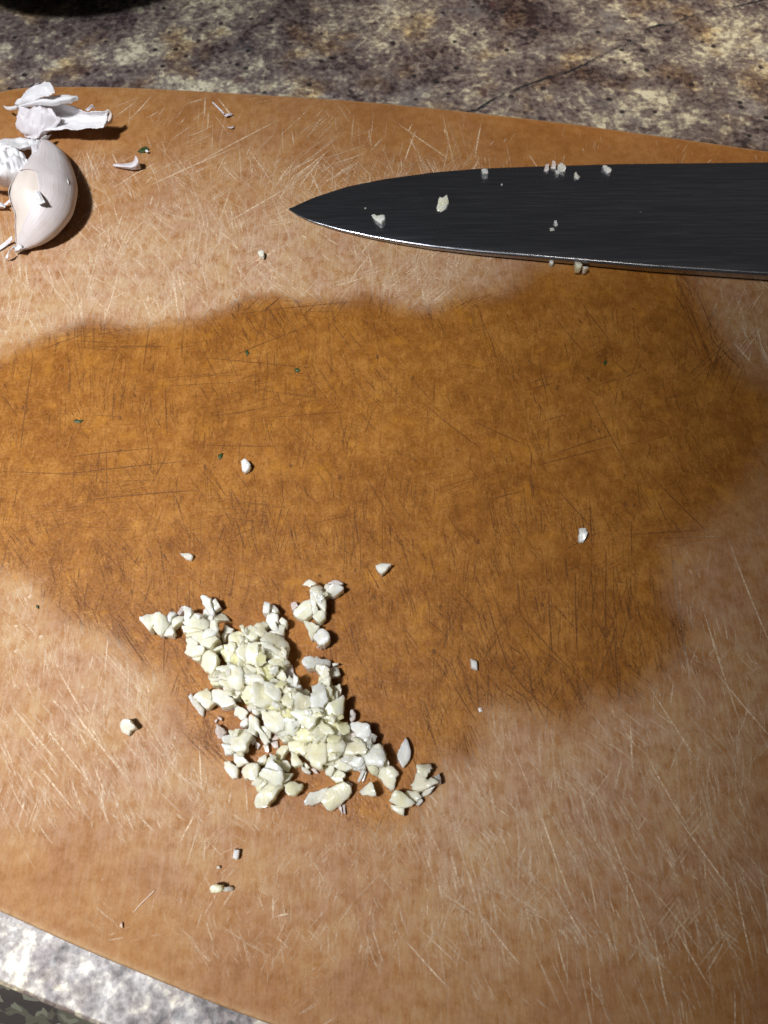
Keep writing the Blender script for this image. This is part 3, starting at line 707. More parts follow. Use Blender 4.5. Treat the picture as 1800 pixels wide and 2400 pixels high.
# tile, outline in tile pixels, top height mm, material, roundness, own label
PIECES = [
 ('A', [(120,610),(300,545),(480,490),(570,540),(620,690),(560,790),(480,910),(420,890),(320,760),(270,840),(180,720)], 4.2, 'f', 0, 'largest notched garlic chunk at the far left tip of the heap'),
 ('A', [(620,700),(700,700),(760,880),(700,935),(500,905),(520,850)], 2.8, 'c', 0, None),
 ('A', [(600,560),(670,440),(770,480),(690,600),(640,690),(600,640)], 2.8, 'b', 0, None),
 ('A', [(690,600),(800,520),(920,530),(900,640),(740,770),(700,720)], 2.8, 'f', 0, None),
 ('A', [(800,500),(900,350),(980,340),(995,390),(900,450),(850,520)], 2.0, 'p', 0, None),
 ('A', [(935,420),(1000,400),(1090,420),(1090,520),(1050,600),(1080,740),(1000,770),(910,670),(945,640)], 4.2, 'b', 0, None),
 ('A', [(1180,510),(1390,640),(1350,760),(1090,760),(1060,650),(1150,520)], 5.4, 'f', 0, None),
 ('A', [(910,740),(1330,760),(1300,840),(1000,890),(930,860)], 4.2, 'f', 0, None),
 ('A', [(1260,190),(1330,155),(1480,220),(1460,290),(1500,420),(1515,500),(1480,540),(1350,400),(1300,270)], 4.2, 'b', .4, None),
 ('A', [(1470,290),(1550,210),(1640,360),(1530,440)], 3.2, 'f', 0, None),
 ('A', [(1290,400),(1340,390),(1470,540),(1510,520),(1500,620),(1400,670),(1290,570)], 2.4, 'c', 0, None),
 ('A', [(1330,850),(1400,790),(1530,780),(1570,870),(1480,940),(1330,980),(1290,900)], 6.2, 'b', .3, None),
 ('A', [(1000,900),(1300,850),(1350,970),(1500,930),(1580,1000),(1480,1100),(1440,1170),(1300,1120),(1150,1000),(1040,950)], 5, 'f', 0, None),
 ('A', [(950,910),(1100,960),(1190,1020),(1200,1110),(1320,1160),(1280,1280),(1100,1330),(930,1230),(970,1100),(940,1000)], 4.5, 'f', 0, None),
 ('A', [(1080,1370),(1180,1310),(1270,1330),(1250,1420),(1190,1420)], 3, 'f', 0, None),
 ('A', [(1430,1240),(1510,1270),(1580,1420),(1550,1560),(1490,1640),(1350,1600),(1280,1510),(1290,1370),(1370,1270)], 5, 'f', .6, None),
 ('A', [(1330,1240),(1440,1190),(1560,1150),(1680,1120),(1690,1190),(1550,1230),(1400,1290)], 4.4, 'y', 0, None),
 ('B', [(30,510),(160,430),(230,490),(300,610),(150,620),(110,640),(10,640)], 2.2, 'c', 0, None),
 ('B', [(230,730),(270,720),(400,790),(360,880),(280,890),(240,1000),(190,1030),(155,930),(230,830)], 2.2, 'c', 0, None),
 ('B', [(330,940),(420,880),(540,865),(590,960),(540,1100),(480,1150),(420,1110),(320,1080)], 5, 'f', .5, None),
 ('B', [(310,1090),(420,1080),(440,1180),(360,1310),(300,1420),(260,1330),(270,1200)], 6, 'f', .3, None),
 ('B', [(590,880),(640,790),(760,750),(850,830),(860,950),(780,1030),(690,1000),(590,940)], 5, 'f', .5, None),
 ('B', [(760,740),(900,680),(1010,640),(1060,700),(1000,790),(1060,870),(950,960),(850,900)], 4.4, 'c', 0, None),
 ('B', [(975,370),(1000,265),(1120,315),(1090,500),(975,490)], 4.8, 'b', 0, 'bright square-cut garlic cube at the top of a small spur off the heap'),
 ('B', [(1120,330),(1180,320),(1280,440),(1220,500),(1100,480)], 3.8, 'c', 0, None),
 ('B', [(1050,530),(1120,470),(1220,510),(1270,580),(1270,660),(1200,640),(1260,800),(1220,830),(1130,780),(1030,640)], 4.6, 'b', 0, None),
 ('B', [(1280,640),(1340,575),(1440,650),(1420,740),(1340,720)], 4.2, 'f', 0, None),
 ('B', [(1080,830),(1250,820),(1280,700),(1400,740),(1380,850),(1360,910),(1170,900)], 3, 'c', 0, None),
 ('B', [(540,970),(640,955),(690,1010),(670,1070),(600,1050)], 5.8, 'f', .5, None),
 ('B', [(1060,900),(1330,920),(1420,1060),(1430,1160),(1390,1300),(1340,1300),(1050,1150),(980,1050)], 6.6, 'f', 0, None),
 ('B', [(990,1080),(1100,1090),(1340,1240),(1390,1300),(1340,1330),(1150,1210),(1000,1170)], 7.4, 'f', 0, None),
 ('B', [(700,1080),(880,1090),(870,1250),(860,1460),(660,1430),(640,1300)], 8, 'f', 0, None),
 ('B', [(880,1110),(1000,1180),(970,1400),(900,1560),(830,1480)], 7, 'f', 0, None),
 ('B', [(600,1090),(700,1070),(660,1250),(640,1420),(500,1320),(480,1230)], 7.5, 'f', 0, None),
 ('B', [(1010,1230),(1060,1220),(1280,1310),(1270,1360),(1170,1400),(1080,1350)], 4, 'y', 0, None),
 ('B', [(1110,1430),(1360,1310),(1450,1400),(1440,1450),(1350,1525),(1290,1500),(1130,1520)], 6.6, 'f', 0, None),
 ('B', [(430,1280),(520,1330),(630,1420),(630,1480),(560,1560),(420,1490),(330,1450)], 6, 'y', 0, None),
 ('B', [(640,1480),(880,1580),(800,1659),(620,1640),(570,1570)], 6.4, 'f', 0, None),
 ('B', [(940,1540),(1080,1500),(1200,1620),(1130,1720),(980,1740)], 5, 'y', 0, None),
 ('C', [(820,340),(860,270),(930,240),(960,300),(930,390),(860,410)], 3, 'c', 0, None),
 ('C', [(900,220),(1000,160),(1090,170),(1200,250),(1150,275),(980,265)], 2.2, 'p', 0, None),
 ('C', [(930,310),(1000,270),(1100,270),(1205,320),(1180,370),(1040,460),(930,470),(890,420)], 4, 'b', .2, 'white shell-shaped garlic piece at the end of the loose spur beyond the heap'),
 ('C', [(820,480),(900,440),(930,500),(860,550)], 1.5, 'c', 0, None),
 ('C', [(610,280),(680,260),(780,310),(770,370),(800,480),(850,560),(840,740),(790,710),(660,540),(600,440),(590,360)], 5.2, 'c', 0, None),
 ('C', [(580,470),(620,460),(670,560),(695,700),(690,770),(620,830),(580,600)], 5.0, 'f', 0, None),
 ('C', [(230,810),(350,680),(470,590),(570,560),(600,680),(610,800),(560,860),(420,940),(300,900)], 4.4, 'f', .3, 'smooth rounded garlic end in the loose cluster above the heap'),
 ('C', [(180,610),(240,570),(290,590),(325,690),(230,770),(205,760)], 2, 'p', 0, None),
 ('C', [(620,850),(690,780),(830,770),(860,870),(850,910),(740,1000),(620,910)], 4, 'f', .3, None),
 ('C', [(440,1000),(490,985),(560,1010),(640,1020),(740,1080),(690,1140),(620,1220),(600,1300),(560,1280),(490,1110)], 3.8, 'f', .2, 'wedge-shaped garlic piece touching a lumpy white one between heap and spur'),
 ('C', [(620,1250),(680,1190),(760,1110),(860,1150),(930,1250),(930,1330),(850,1420),(740,1460),(690,1360),(620,1300)], 4.8, 'b', .2, 'lumpy bright white garlic piece paired with a wedge-shaped one'),
 ('C', [(670,1470),(720,1440),(725,1480)], 0.9, 'p', 0, None),
 ('D', [(190,610),(230,540),(290,620),(460,830),(450,970),(380,920),(240,720)], 2.4, 'b', 0, 'narrow white garlic sliver leaning along the left row of slices'),
 ('D', [(300,610),(420,520),(540,430),(600,500),(640,650),(690,740),(580,845),(500,820),(360,700)], 3.8, 'c', .2, 'flat greyish cream garlic slice between a sliver and a white wedge'),
 ('D', [(630,490),(760,440),(850,480),(1000,620),(1115,760),(1050,790),(850,850),(760,750),(690,720),(640,600)], 4.2, 'b', .2, 'large white garlic wedge at the left flank of the heap'),
 ('D', [(820,850),(960,820),(1110,790),(1090,850),(900,880)], 1.0, 'p', 0, None),
 ('D', [(1130,775),(1330,890),(1290,1000),(1230,1060),(1070,970)], 1.6, 'c', 0, 'square translucent garlic slice lying flat below the white wedge'),
 ('D', [(600,280),(640,190),(710,170),(800,270),(800,370),(740,400),(650,390)], 4.6, 'f', .3, None),
 ('D', [(950,50),(1110,30),(1230,110),(1250,280),(1200,430),(1080,440),(960,330),(940,180)], 8, 'f', .7, None),
 ('D', [(720,140),(860,120),(960,200),(970,290),(830,280),(750,220)], 5.5, 'f', 0, None),
 ('D', [(720,60),(860,20),(960,60),(930,170),(800,140)], 5.0, 'f', .3, None),
 ('D', [(810,290),(960,300),(1070,430),(1000,530),(890,490),(880,420),(810,370)], 5.6, 'f', 0, None),
 ('D', [(1000,560),(1080,500),(1200,510),(1220,560),(1150,620),(1070,660)], 4.6, 'f', 0, None),
 ('D', [(1250,230),(1400,190),(1560,190),(1640,310),(1610,390),(1400,400),(1270,320)], 8, 'c', .2, None),
 ('D', [(1250,50),(1340,20),(1480,150),(1400,190),(1250,210)], 7, 'f', 0, None),
 ('D', [(1210,470),(1350,430),(1560,480),(1540,540),(1450,580),(1400,680),(1290,660),(1260,590)], 6.5, 'f', 0, None),
 ('D', [(1110,650),(1190,640),(1210,710),(1140,700)], 1.2, 'p', 0, None),
 ('D', [(730,960),(830,1020),(830,1070),(760,1040)], 1.2, 'p', 0, None),
 ('D', [(690,1060),(750,1040),(720,1110),(690,1100)], 0.9, 'p', 0, None),
 ('D', [(740,1150),(800,1180),(890,1260),(910,1290),(850,1400),(860,1440),(790,1430),(730,1340),(720,1250)], 2.4, 'p', 0, None),
 ('D', [(860,1390),(1010,1340),(1040,1450),(1020,1540),(900,1520),(850,1470)], 3, 'b', 0, None),
 ('D', [(830,1540),(880,1530),(1000,1550),(1080,1620),(1050,1700),(900,1740),(880,1640)], 3, 'b', .3, None),
 ('D', [(970,1270),(1100,1240),(1190,1250),(1310,1240),(1380,1340),(1360,1440),(1310,1520),(1280,1640),(1150,1659),(1040,1600),(1020,1380)], 5.2, 'f', .2, 'broad smooth garlic chunk in the lower left cluster of the heap'),
 ('D', [(1240,1070),(1310,1010),(1345,1060),(1330,1160),(1280,1200),(1190,1180),(1190,1120)], 3, 'b', 0, None),
 ('D', [(1370,1000),(1420,970),(1540,1040),(1560,1170),(1500,1320),(1470,1360),(1340,1280)], 4.4, 'f', 0, None),
 ('D', [(1390,1400),(1470,1400),(1490,1480),(1420,1540),(1370,1480)], 2.0, 'p', 0, None),
 ('D', [(1490,1480),(1580,1540),(1530,1630),(1480,1600)], 1.2, 'p', 0, None),
 ('D', [(1320,780),(1380,760),(1430,840),(1380,900),(1340,860)], 2, 'p', 0, None),
 ('E', [(350,340),(500,250),(560,310),(610,420),(550,490),(420,440)], 4.6, 'f', .4, None),
 ('E', [(330,190),(480,200),(400,300),(350,290)], 3, 'c', 0, None),
 ('E', [(540,180),(700,150),(770,360),(640,380),(570,290)], 1.4, 'p', 0, None),
 ('E', [(560,460),(620,450),(650,370),(720,460),(730,590),(700,620),(600,540)], 5, 'c', 0, None),
 ('E', [(720,600),(760,380),(830,450),(810,600),(880,580),(850,720),(770,740)], 5.6, 'b', 0, None),
 ('E', [(450,570),(490,500),(560,520),(620,590),(720,640),(780,740),(700,750),(530,690),(460,640)], 7.6, 'c', 0, None),
 ('E', [(200,510),(330,530),(440,590),(480,680),(470,820),(380,850),(220,720)], 8.6, 'f', 0, None),
 ('E', [(0,540),(150,560),(200,540),(230,720),(340,860),(180,960),(0,940)], 8.8, 'f', 0, None),
 ('E', [(-60,700),(60,660),(120,780),(80,930),(-80,920)], 8.0, 'f', .2, None),
 ('E', [(30,260),(200,200),(340,280),(330,400),(180,500),(60,430)], 6.4, 'y', 0, None),
 ('E', [(160,430),(320,410),(440,470),(440,560),(320,530),(200,510)], 5.4, 'y', 0, None),
 ('E', [(300,860),(380,860),(460,940),(470,1030),(300,1010),(190,990)], 8.2, 'y', 0, None),
 ('E', [(530,700),(720,750),(740,880),(700,1000),(560,940),(510,850)], 9, 'f', 0, None),
 ('E', [(740,760),(850,730),(1000,770),(1080,800),(1090,920),(1000,950),(960,1030),(730,1010)], 8.8, 'c', 0, None),
 ('E', [(870,700),(980,635),(1050,680),(1040,770),(900,740)], 3, 'y', 0, None),
 ('E', [(910,120),(950,40),(1100,15),(1210,10),(1440,40),(1420,140),(1380,190),(1200,180),(1100,230),(1010,260),(940,190)], 4.8, 'b', 0, 'bent white garlic slice on top of the spur right of the heap'),
 ('E', [(1200,190),(1340,190),(1410,250),(1420,350),(1390,410),(1280,420),(1250,340),(1190,280)], 5.6, 'c', 0, None),
 ('E', [(1480,130),(1560,120),(1610,150),(1500,190)], 2, 'c', 0, None),
 ('E', [(1420,240),(1470,220),(1590,200),(1640,350),(1500,400),(1440,390)], 2.8, 'c', 0, None),
 ('E', [(1240,460),(1420,400),(1450,440),(1430,560),(1330,590),(1240,510)], 6.2, 'c', 0, None),
 ('E', [(1080,570),(1230,510),(1330,590),(1360,720),(1390,820),(1300,960),(1100,970),(1090,800),(1120,700)], 8.6, 'b', 0, None),
 ('E', [(1350,640),(1430,580),(1490,660),(1480,780),(1380,820)], 7.2, 'f', .3, None),
 ('E', [(1430,580),(1580,570),(1640,540),(1670,640),(1640,770),(1540,830),(1470,690)], 4, 'c', 0, None),
 ('E', [(1400,740),(1500,760),(1530,830),(1480,890),(1400,850)], 6, 'y', 0, None),
 ('E', [(1480,910),(1659,780),(1690,830),(1659,1100),(1580,1250),(1480,1240),(1420,1190),(1290,1160),(1310,1080),(1400,980)], 7.6, 'f', 0, None),
 ('E', [(730,1080),(860,1040),(1050,1040),(1180,1010),(1270,1050),(1280,1140),(1180,1170),(1140,1300),(1030,1390),(970,1330),(860,1240),(750,1140)], 9.2, 'f', 0, None),
 ('E', [(480,1080),(580,1020),(700,1040),(730,1120),(750,1230),(620,1240),(500,1170)], 6.8, 'y', 0, None),
 ('E', [(130,1080),(300,1050),(470,1090),(500,1180),(580,1250),(520,1400),(400,1440),(240,1380),(180,1240)], 7.6, 'f', 0, None),
 ('E', [(560,1260),(740,1240),(790,1350),(780,1440),(700,1500),(620,1580),(520,1610),(490,1510),(400,1460),(520,1400)], 7.4, 'f', 0, None),
 ('E', [(0,1000),(60,1010),(180,1040),(110,1080),(20,1130),(-40,1100),(-60,1020)], 5, 'b', 0, None),
 ('E', [(790,1440),(880,1380),(1100,1370),(1170,1390),(1140,1500),(1160,1590),(1000,1640),(820,1620),(730,1560),(700,1500)], 6.5, 'y', 0, None),
 ('E', [(1190,1180),(1300,1230),(1320,1300),(1470,1410),(1490,1490),(1380,1510),(1260,1400),(1190,1350)], 7.4, 'y', 0, None),
 ('E', [(1170,1400),(1250,1400),(1370,1530),(1340,1620),(1250,1630),(1160,1580),(1140,1500)], 7.8, 'f', .2, None),
 ('E', [(1290,1200),(1400,1210),(1380,1290),(1330,1290)], 5, 'y', 0, None),
 ('E', [(1410,1250),(1450,1230),(1560,1290),(1620,1350),(1610,1440),(1540,1460),(1430,1370)], 5, 'y', 0, None),
 ('E', [(1390,1510),(1490,1480),(1540,1560),(1480,1620),(1440,1600)], 6, 'y', 0, None),
 ('E', [(-10,1180),(50,1220),(60,1330),(160,1480),(260,1640),(150,1690),(70,1500),(-20,1400)], 4.2, 'f', 0, 'long curved garlic strip crossing the lower left flank of the heap'),
 ('E', [(80,1350),(200,1370),(290,1450),(290,1560),(270,1600),(200,1520),(130,1440)], 3, 'y', 0, None),
 ('E', [(390,1480),(480,1550),(440,1600),(300,1640),(330,1560)], 1.2, 'p', 0, None),
 ('F', [(400,390),(580,390),(610,480),(700,560),(600,590),(470,640),(420,560),(400,460)], 2.8, 'c', 0, None),
 ('F', [(210,550),(300,530),(390,590),(480,680),(470,800),(430,860),(340,840),(240,710)], 2.4, 'c', .2, None),
 ('F', [(540,740),(600,640),(730,580),(880,590),(900,680),(860,900),(720,910),(600,860)], 4.8, 'f', .4, 'bright rounded garlic chunk beside the star-shaped lower clump'),
 ('F', [(860,540),(910,460),(1030,400),(1050,500),(1000,600),(880,595)], 2.8, 'c', 0, None),
 ('F', [(1020,670),(1100,520),(1110,420),(1170,440),(1170,520),(1300,650),(1340,750),(1200,740)], 6, 'b', 0, None),
 ('F', [(920,790),(1010,700),(1200,740),(1330,760),(1340,860),(1300,960),(1200,1000),(1050,960),(970,850)], 6.4, 'f', 0, None),
 ('F', [(1330,770),(1550,770),(1480,900),(1380,960),(1320,940)], 4, 'f', 0, None),
 ('F', [(910,830),(970,860),(1050,950),(960,1060),(880,1120),(840,1030),(850,930)], 5, 'f', .3, None),
 ('F', [(1070,960),(1200,1000),(1290,1000),(1350,970),(1200,1180),(1060,1390),(980,1405),(860,1370),(870,1200)], 5.4, 'f', .2, 'long thick garlic stick pointing away from the lower edge of the heap'),
 ('F', [(1370,1000),(1500,920),(1720,960),(1745,1010),(1690,1110),(1560,1215),(1480,1210),(1400,1090)], 4, 'y', .3, 'yellowish garlic chunk lying loose next to the thick garlic stick'),
 ('F', [(1260,290),(1330,240),(1450,230),(1480,280),(1400,400),(1330,500),(1200,480),(1220,360)], 4.2, 'c', 0, None),
 ('F', [(1200,490),(1330,500),(1450,530),(1490,600),(1460,730),(1350,740),(1260,600)], 3, 'c', 0, None),
 ('F', [(960,220),(1070,230),(1080,350),(1020,350)], 1.6, 'p', 0, None),
 ('F', [(1110,160),(1250,140),(1260,280),(1160,260)], 1.2, 'p', 0, None),
 ('G', [(20,340),(120,370),(240,580),(180,620),(90,650),(40,620)], 4, 'f', 0, None),
 ('G', [(0,180),(200,130),(320,150),(410,220),(380,300),(250,410),(150,380),(20,320)], 5.6, 'f', 0, None),
 ('G', [(400,280),(510,130),(610,130),(690,320),(700,480),(620,640),(560,660),(430,590),(380,480)], 7.4, 'f', .2, None),
 ('G', [(290,400),(400,290),(400,420),(370,520),(310,470)], 5.4, 'f', 0, None),
 ('G', [(700,290),(780,140),(900,100),(980,110),(1060,230),(1030,330),(930,450),(840,490),(720,490)], 7.4, 'f', 0, None),
 ('G', [(1060,220),(1200,180),(1340,130),(1450,220),(1470,330),(1420,400),(1250,400),(1060,400)], 6.8, 'c', 0, None),
 ('G', [(950,430),(1070,410),(1250,440),(1390,480),(1380,600),(1290,650),(1150,590),(1020,540)], 6.2, 'b', 0, None),
 ('G', [(860,520),(960,450),(1020,560),(1140,620),(1230,660),(1100,710),(960,680),(870,640)], 5.6, 'f', 0, None),
 ('G', [(640,610),(830,560),(870,650),(840,760),(770,830),(690,780)], 4.4, 'f', 0, None),
 ('G', [(640,480),(840,490),(860,600),(700,620)], 5.6, 'f', 0, None),
 ('G', [(870,680),(960,690),(1070,780),(1070,840),(1020,860),(1040,930),(890,950),(790,860),(840,780)], 3.4, 'y', 0, None),
 ('G', [(220,640),(280,650),(390,730),(390,790),(300,770),(230,710)], 1.8, 'b', 0, None),
 ('G', [(400,700),(460,660),(550,770),(500,780)], 1.2, 'p', 0, None),
 ('G', [(240,560),(300,560),(390,660),(330,690)], 2, 'c', 0, None),
 ('G', [(1300,920),(1450,610),(1475,700),(1350,930)], 1.4, 'b', 0, 'needle-thin white garlic sliver standing out at the lower edge of the heap'),
 ('G', [(1390,930),(1465,740),(1495,740),(1415,940)], 0.9, 'b', 0, None),
 ('G', [(1340,1120),(1460,1020),(1560,940),(1620,1010),(1673,1210),(1580,1220),(1400,1190)], 3.8, 'f', .1, 'fan-shaped garlic piece standing alone below the heap'),
 ('G', [(290,1310),(400,1140),(560,1110),(740,1030),(740,1130),(700,1180),(620,1290),(480,1370),(310,1400)], 2.4, 'c', .2, 'flat pale garlic slice partly under a bigger slice below the heap'),
 ('G', [(610,1320),(700,1180),(760,1060),(900,1000),(1060,950),(1170,1020),(1160,1180),(1060,1290),(900,1420),(790,1495)], 3.4, 'f', .1, 'big flat garlic slice with pinkish skin at its end below the heap'),
 ('G', [(1080,940),(1130,920),(1220,980),(1190,1060),(1160,1030)], 1.4, 'p', 0, None),
 ('G', [(940,1430),(990,1380),(1020,1560),(1000,1550)], .8, 'p', 0, None),
 ('G', [(1010,1390),(1070,1370),(1080,1570),(1040,1540)], .8, 'p', 0, None),
 ('G', [(740,60),(900,40),(1000,60),(1140,20),(1150,170),(1060,210),(980,110),(800,130)], 5, 'y', 0, None),
 ('H', [(0,160),(70,180),(110,170),(150,240),(280,310),(330,440),(290,600),(180,590),(0,540),(-80,400)], 6.2, 'b', .1, None),
 ('H', [(250,270),(300,260),(340,310),(380,400),(370,470),(430,570),(420,630),(300,600),(330,440)], 4.6, 'c', 0, None),
 ('H', [(0,560),(180,600),(230,700),(190,830),(90,780),(10,670),(-60,600)], 4.6, 'f', .1, None),
 ('H', [(230,640),(400,610),(600,740),(560,900),(520,1060),(440,1060),(330,970),(200,830)], 3.2, 'c', 0, 'square greyish garlic slice at the lower right end of the heap'),
 ('H', [(590,410),(640,300),(740,80),(790,130),(850,380),(790,540),(710,650),(640,570),(610,510)], 2.6, 'b', 0, 'pointed white diamond-shaped garlic chip lying apart from the heap'),
 ('H', [(960,610),(1100,600),(1240,590),(1280,680),(1180,780),(1150,850),(1050,850),(970,760)], 4.2, 'c', 0, None),
 ('H', [(900,950),(960,770),(1150,840),(1190,920),(1240,850),(1340,920),(1370,970),(1200,1060),(1080,1110),(980,1100),(890,1070)], 4, 'c', 0, 'branching pale garlic slice in the small clump at the edge of the wet patch'),
 ('H', [(1310,840),(1410,760),(1440,900),(1430,980),(1360,940)], 3.4, 'b', 0, None),
 ('H', [(1110,1080),(1330,1020),(1200,1180),(1060,1240),(1080,1150)], 2.4, 'c', 0, None),
 ('H', [(740,1170),(790,1100),(970,1110),(1060,1220),(960,1330),(880,1280)], 2.4, 'c', 0, None),
 ('H', [(980,1300),(1060,1260),(1090,1310),(1010,1400),(950,1370)], 2, 'c', 0, None),
 ('H', [(430,1310),(540,1120),(620,1120),(750,1190),(940,1350),(800,1420),(720,1440),(600,1400)], 4.2, 'f', .1, 'triangular cream wedge of garlic overlapping a smaller white triangle'),
 ('H', [(450,1380),(600,1410),(720,1450),(720,1600),(640,1570),(520,1490)], 2.8, 'f', 0, 'small white garlic triangle under the triangular wedge'),
 ('I', [(330,1040),(340,900),(370,860),(450,940),(430,1050),(360,1100)], 3, 'p', 0, None),
 ('I', [(390,1120),(490,1110),(690,1180),(700,1250),(690,1400),(620,1500),(500,1420),(440,1290),(370,1220)], 5.2, 'b', .1, 'blocky white garlic piece jutting out of the right side of the heap'),
 ('I', [(330,1120),(380,1230),(480,1440),(350,1480),(310,1350)], 2.4, 'p', 0, None),
 ('I', [(100,1120),(280,1110),(320,1220),(310,1300),(200,1350),(120,1250)], 5, 'y', 0, None),
]
for tl, poly, zt, mk, rd, lab in PIECES:
    ox, oy = TILES[tl]
    pp = [(ox + x * SC, oy + y * SC) for x, y in poly]
    if zt <= 4.9: zb = 0.0
    else: zb = max(0.0, zt - 4.6)
    if zt <= 4.9:
        zb = -0.02
    cpx = sum(p[0] for p in pp) / len(pp); cpy = sum(p[1] for p in pp) / len(pp)
    if cpx < 520 and cpy < 1580: where = 'in the arm of the heap nearest the herb flecks'
    elif cpx > 640 and cpy < 1530: where = 'in the loose spur of pieces beyond the heap'
    elif cpx > 705 and cpy < 1620: where = 'on the short ridge beside the shadowed hollow of the heap'
    elif cpx > 950: where = 'in the small clump at the end of the heap'
    elif cpy < 1590: where = 'in the broad upper half of the heap'
    elif cpx < 660 and cpy > 1650: where = 'in the scattered lower cluster below the white wedge'
    elif cpy > 1735: where = 'in the tail of the heap by the dry board'
    else: where = 'on the packed middle crest of the heap'
    ar = abs(sum(pp[i - 1][0] * pp[i][1] - pp[i][0] * pp[i - 1][1] for i in range(len(pp)))) / 2
    size = 'small' if ar < 700 else ('big' if ar > 1900 else 'middling')
    look = {'f': 'cream', 'y': 'yellowish', 'c': 'translucent', 'p': 'pinkish', 'b': 'white'}[mk]
    what = 'skin scrap' if mk == 'p' else ('rounded garlic piece' if rd >= .3 else 'cut garlic piece')
    lg = (f'{size} {look} {what} {where}', 'chopped garlic of the heap')
    label, group = (lab, 'chopped garlic of the heap') if lab else lg
    nm = 'skin_scrap' if mk == 'p' else 'garlic_piece'
    chunk(nm, pp, zt * MM, zb * MM, MATS[mk], label, group, round_=rd, cat='garlic skin' if mk == 'p' else 'garlic piece', rough=1.25 if mk in 'cp' else 1.0, grow=1.20 if zt > 4.9 else 1.05)
    if zt > 5.9:          # the pieces further down that carry the top of the heap
        cx = sum(p[0] for p in pp) / len(pp); cy = sum(p[1] for p in pp) / len(pp)
        n = random.randint(5, 7); r0 = random.uniform(16, 25); a0 = random.random() * 6
        # keep the lower piece under the upper one: shift down the picture for its lower height
        gp = [(cx + r0 * random.uniform(.8, 1.1) * math.cos(a0 + 2 * math.pi * k / n), cy + 26 * (zt - 4) / 4 * 0.35 + r0 * random.uniform(.8, 1.1) * math.sin(a0 + 2 * math.pi * k / n)) for k in range(n)]
        chunk('garlic_piece', gp, (zt - 2.6) * MM, -0.02 * MM, random.choice([M_FLESH, M_YELLOW]), 'buried garlic piece ' + where, 'chopped garlic of the heap')

# crumbs lodged on top of and between the bigger pieces
tops = []
for tl, poly, zt, mk, rd, lab in PIECES:
    ox, oy = TILES[tl]
    if mk != 'p' and zt > 4.9:
        for x, y in poly[::2]: tops.append((ox + x * SC, oy + y * SC, zt))
random.Random(3).shuffle(tops)
rc = random.Random(8)
def flake_piece(poly, zc, th, rx, ry, mk):
    '''thin ragged sliver, tilted, half sunk between its neighbours (heights in mm)'''
    q = PN(poly, BT + zc * MM); c = q.mean(0); q = q - c
    o = []
    for i in range(len(q)):
        a, b = q[i], q[(i + 1) % len(q)]
        o += [a, a * .66 + b * .34 + rng.normal(0, 0.00016, 2), a * .33 + b * .67 + rng.normal(0, 0.00016, 2)]
    o = np.array(o); n = len(o); V = []; F = []
    bow = rng.uniform(-90, 90)
    def z_(p, s_): return bow * (p @ p) + s_ * th * MM * 0.5
    V.append((0, 0, z_(np.zeros(2), 1)))
    for sc_, sd in ((.6, 1), (.93, .92), (1.0, .35), (1.0, -.35), (.93, -.92), (.6, -1)):
        for p in o: V.append((*(p * sc_), z_(p * sc_, sd)))
    V.append((0, 0, z_(np.zeros(2), -1)))
    for i in range(n): F.append((0, 1 + i, 1 + (i + 1) % n))
    for r in range(5):
        for i in range(n):
            a = 1 + r * n + i; b = 1 + r * n + (i + 1) % n
            F.append((a, a + n, b + n, b))
    for i in range(n): F.append((len(V) - 1, 1 + 5 * n + (i + 1) % n, 1 + 5 * n + i))
    ob = mesh_obj('garlic_crumb', V, F, MATS[mk], smooth=True, angle=55); fix_normals(ob)
    ob.location = (c[0], c[1], BT + zc * MM); ob.rotation_euler = (rx, ry, 0)
    return tag(ob, 'small minced garlic sliver lodged between bigger pieces of the heap', 'garlic crumb', 'minced crumbs of the heap')
for x, y, zt in tops[:75]:
    x += rc.uniform(-9, 9); y += rc.uniform(-9, 9)
    n = rc.randint(4, 6); r0 = rc.uniform(9, 19); a0 = rc.random() * 6; el = rc.uniform(.4, .9)
    ca_, sa_ = math.cos(a0), math.sin(a0)
    pl = []
    for k in range(n):
        an = 2 * math.pi * k / n; rr = r0 * rc.uniform(.7, 1.25)
        ex_, ey_ = rr * math.cos(an), rr * math.sin(an) * el
        pl.append((x + ex_ * ca_ - ey_ * sa_, y + ex_ * sa_ + ey_ * ca_))
    flake_piece(pl, zt + rc.uniform(-0.9, 0.5), rc.uniform(0.5, 1.1), rc.gauss(0, 0.5), rc.gauss(0, 0.5), rc.choice('ffyycfb'))

# loose bits on the board ----------------------------------------------
def bit(x, y, pts, h, mk, label, group=None, z=None, name='garlic_bit', rd=0.1):
    poly = [(x + a, y + b) for a, b in pts]
    zb = 0 if z is None else z - BT
    o = chunk(name, poly, zb + h * MM, zb - 0.00002, MATS[mk], label, group, round_=rd, cat='garlic bit')
    return o
bit(612, 594, [(-9, -4), (0, -10), (7, -2), (6, 9), (-3, 8)], 1.8, 'f', 'tiny garlic bit on the dry board off the knife tip')
bit(577, 1092, [(-12, -8), (-2, -14), (3, -10), (11, -2), (8, 8), (-4, 15), (-10, 6)], 2.2, 'b', 'square garlic bit alone on the wet patch beside a green herb fleck')
bit(438, 1305, [(-15, -5), (6, -8), (15, -3), (9, 7), (-3, 5)], 1.6, 'c', 'small translucent garlic chip on the wet patch above the heap')
bit(898, 1332, [(-19, -8), (-4, -12), (20, -8), (10, 4), (-4, 17), (-12, 8)], 2.2, 'b', 'white triangular garlic chip on the wet patch beyond the heap')
bit(1365, 1253, [(-8, -15), (5, -16), (13, -4), (4, 16), (-6, 14), (-9, 2)], 1.7, 'b', 'lone whitish garlic chip in the shaded part of the wet patch')
bit(1111, 1558, [(-10, -13), (6, -9), (9, 12), (-6, 8)], 2.0, 'b', 'white diamond-cut garlic bit alone to the side of the heap')
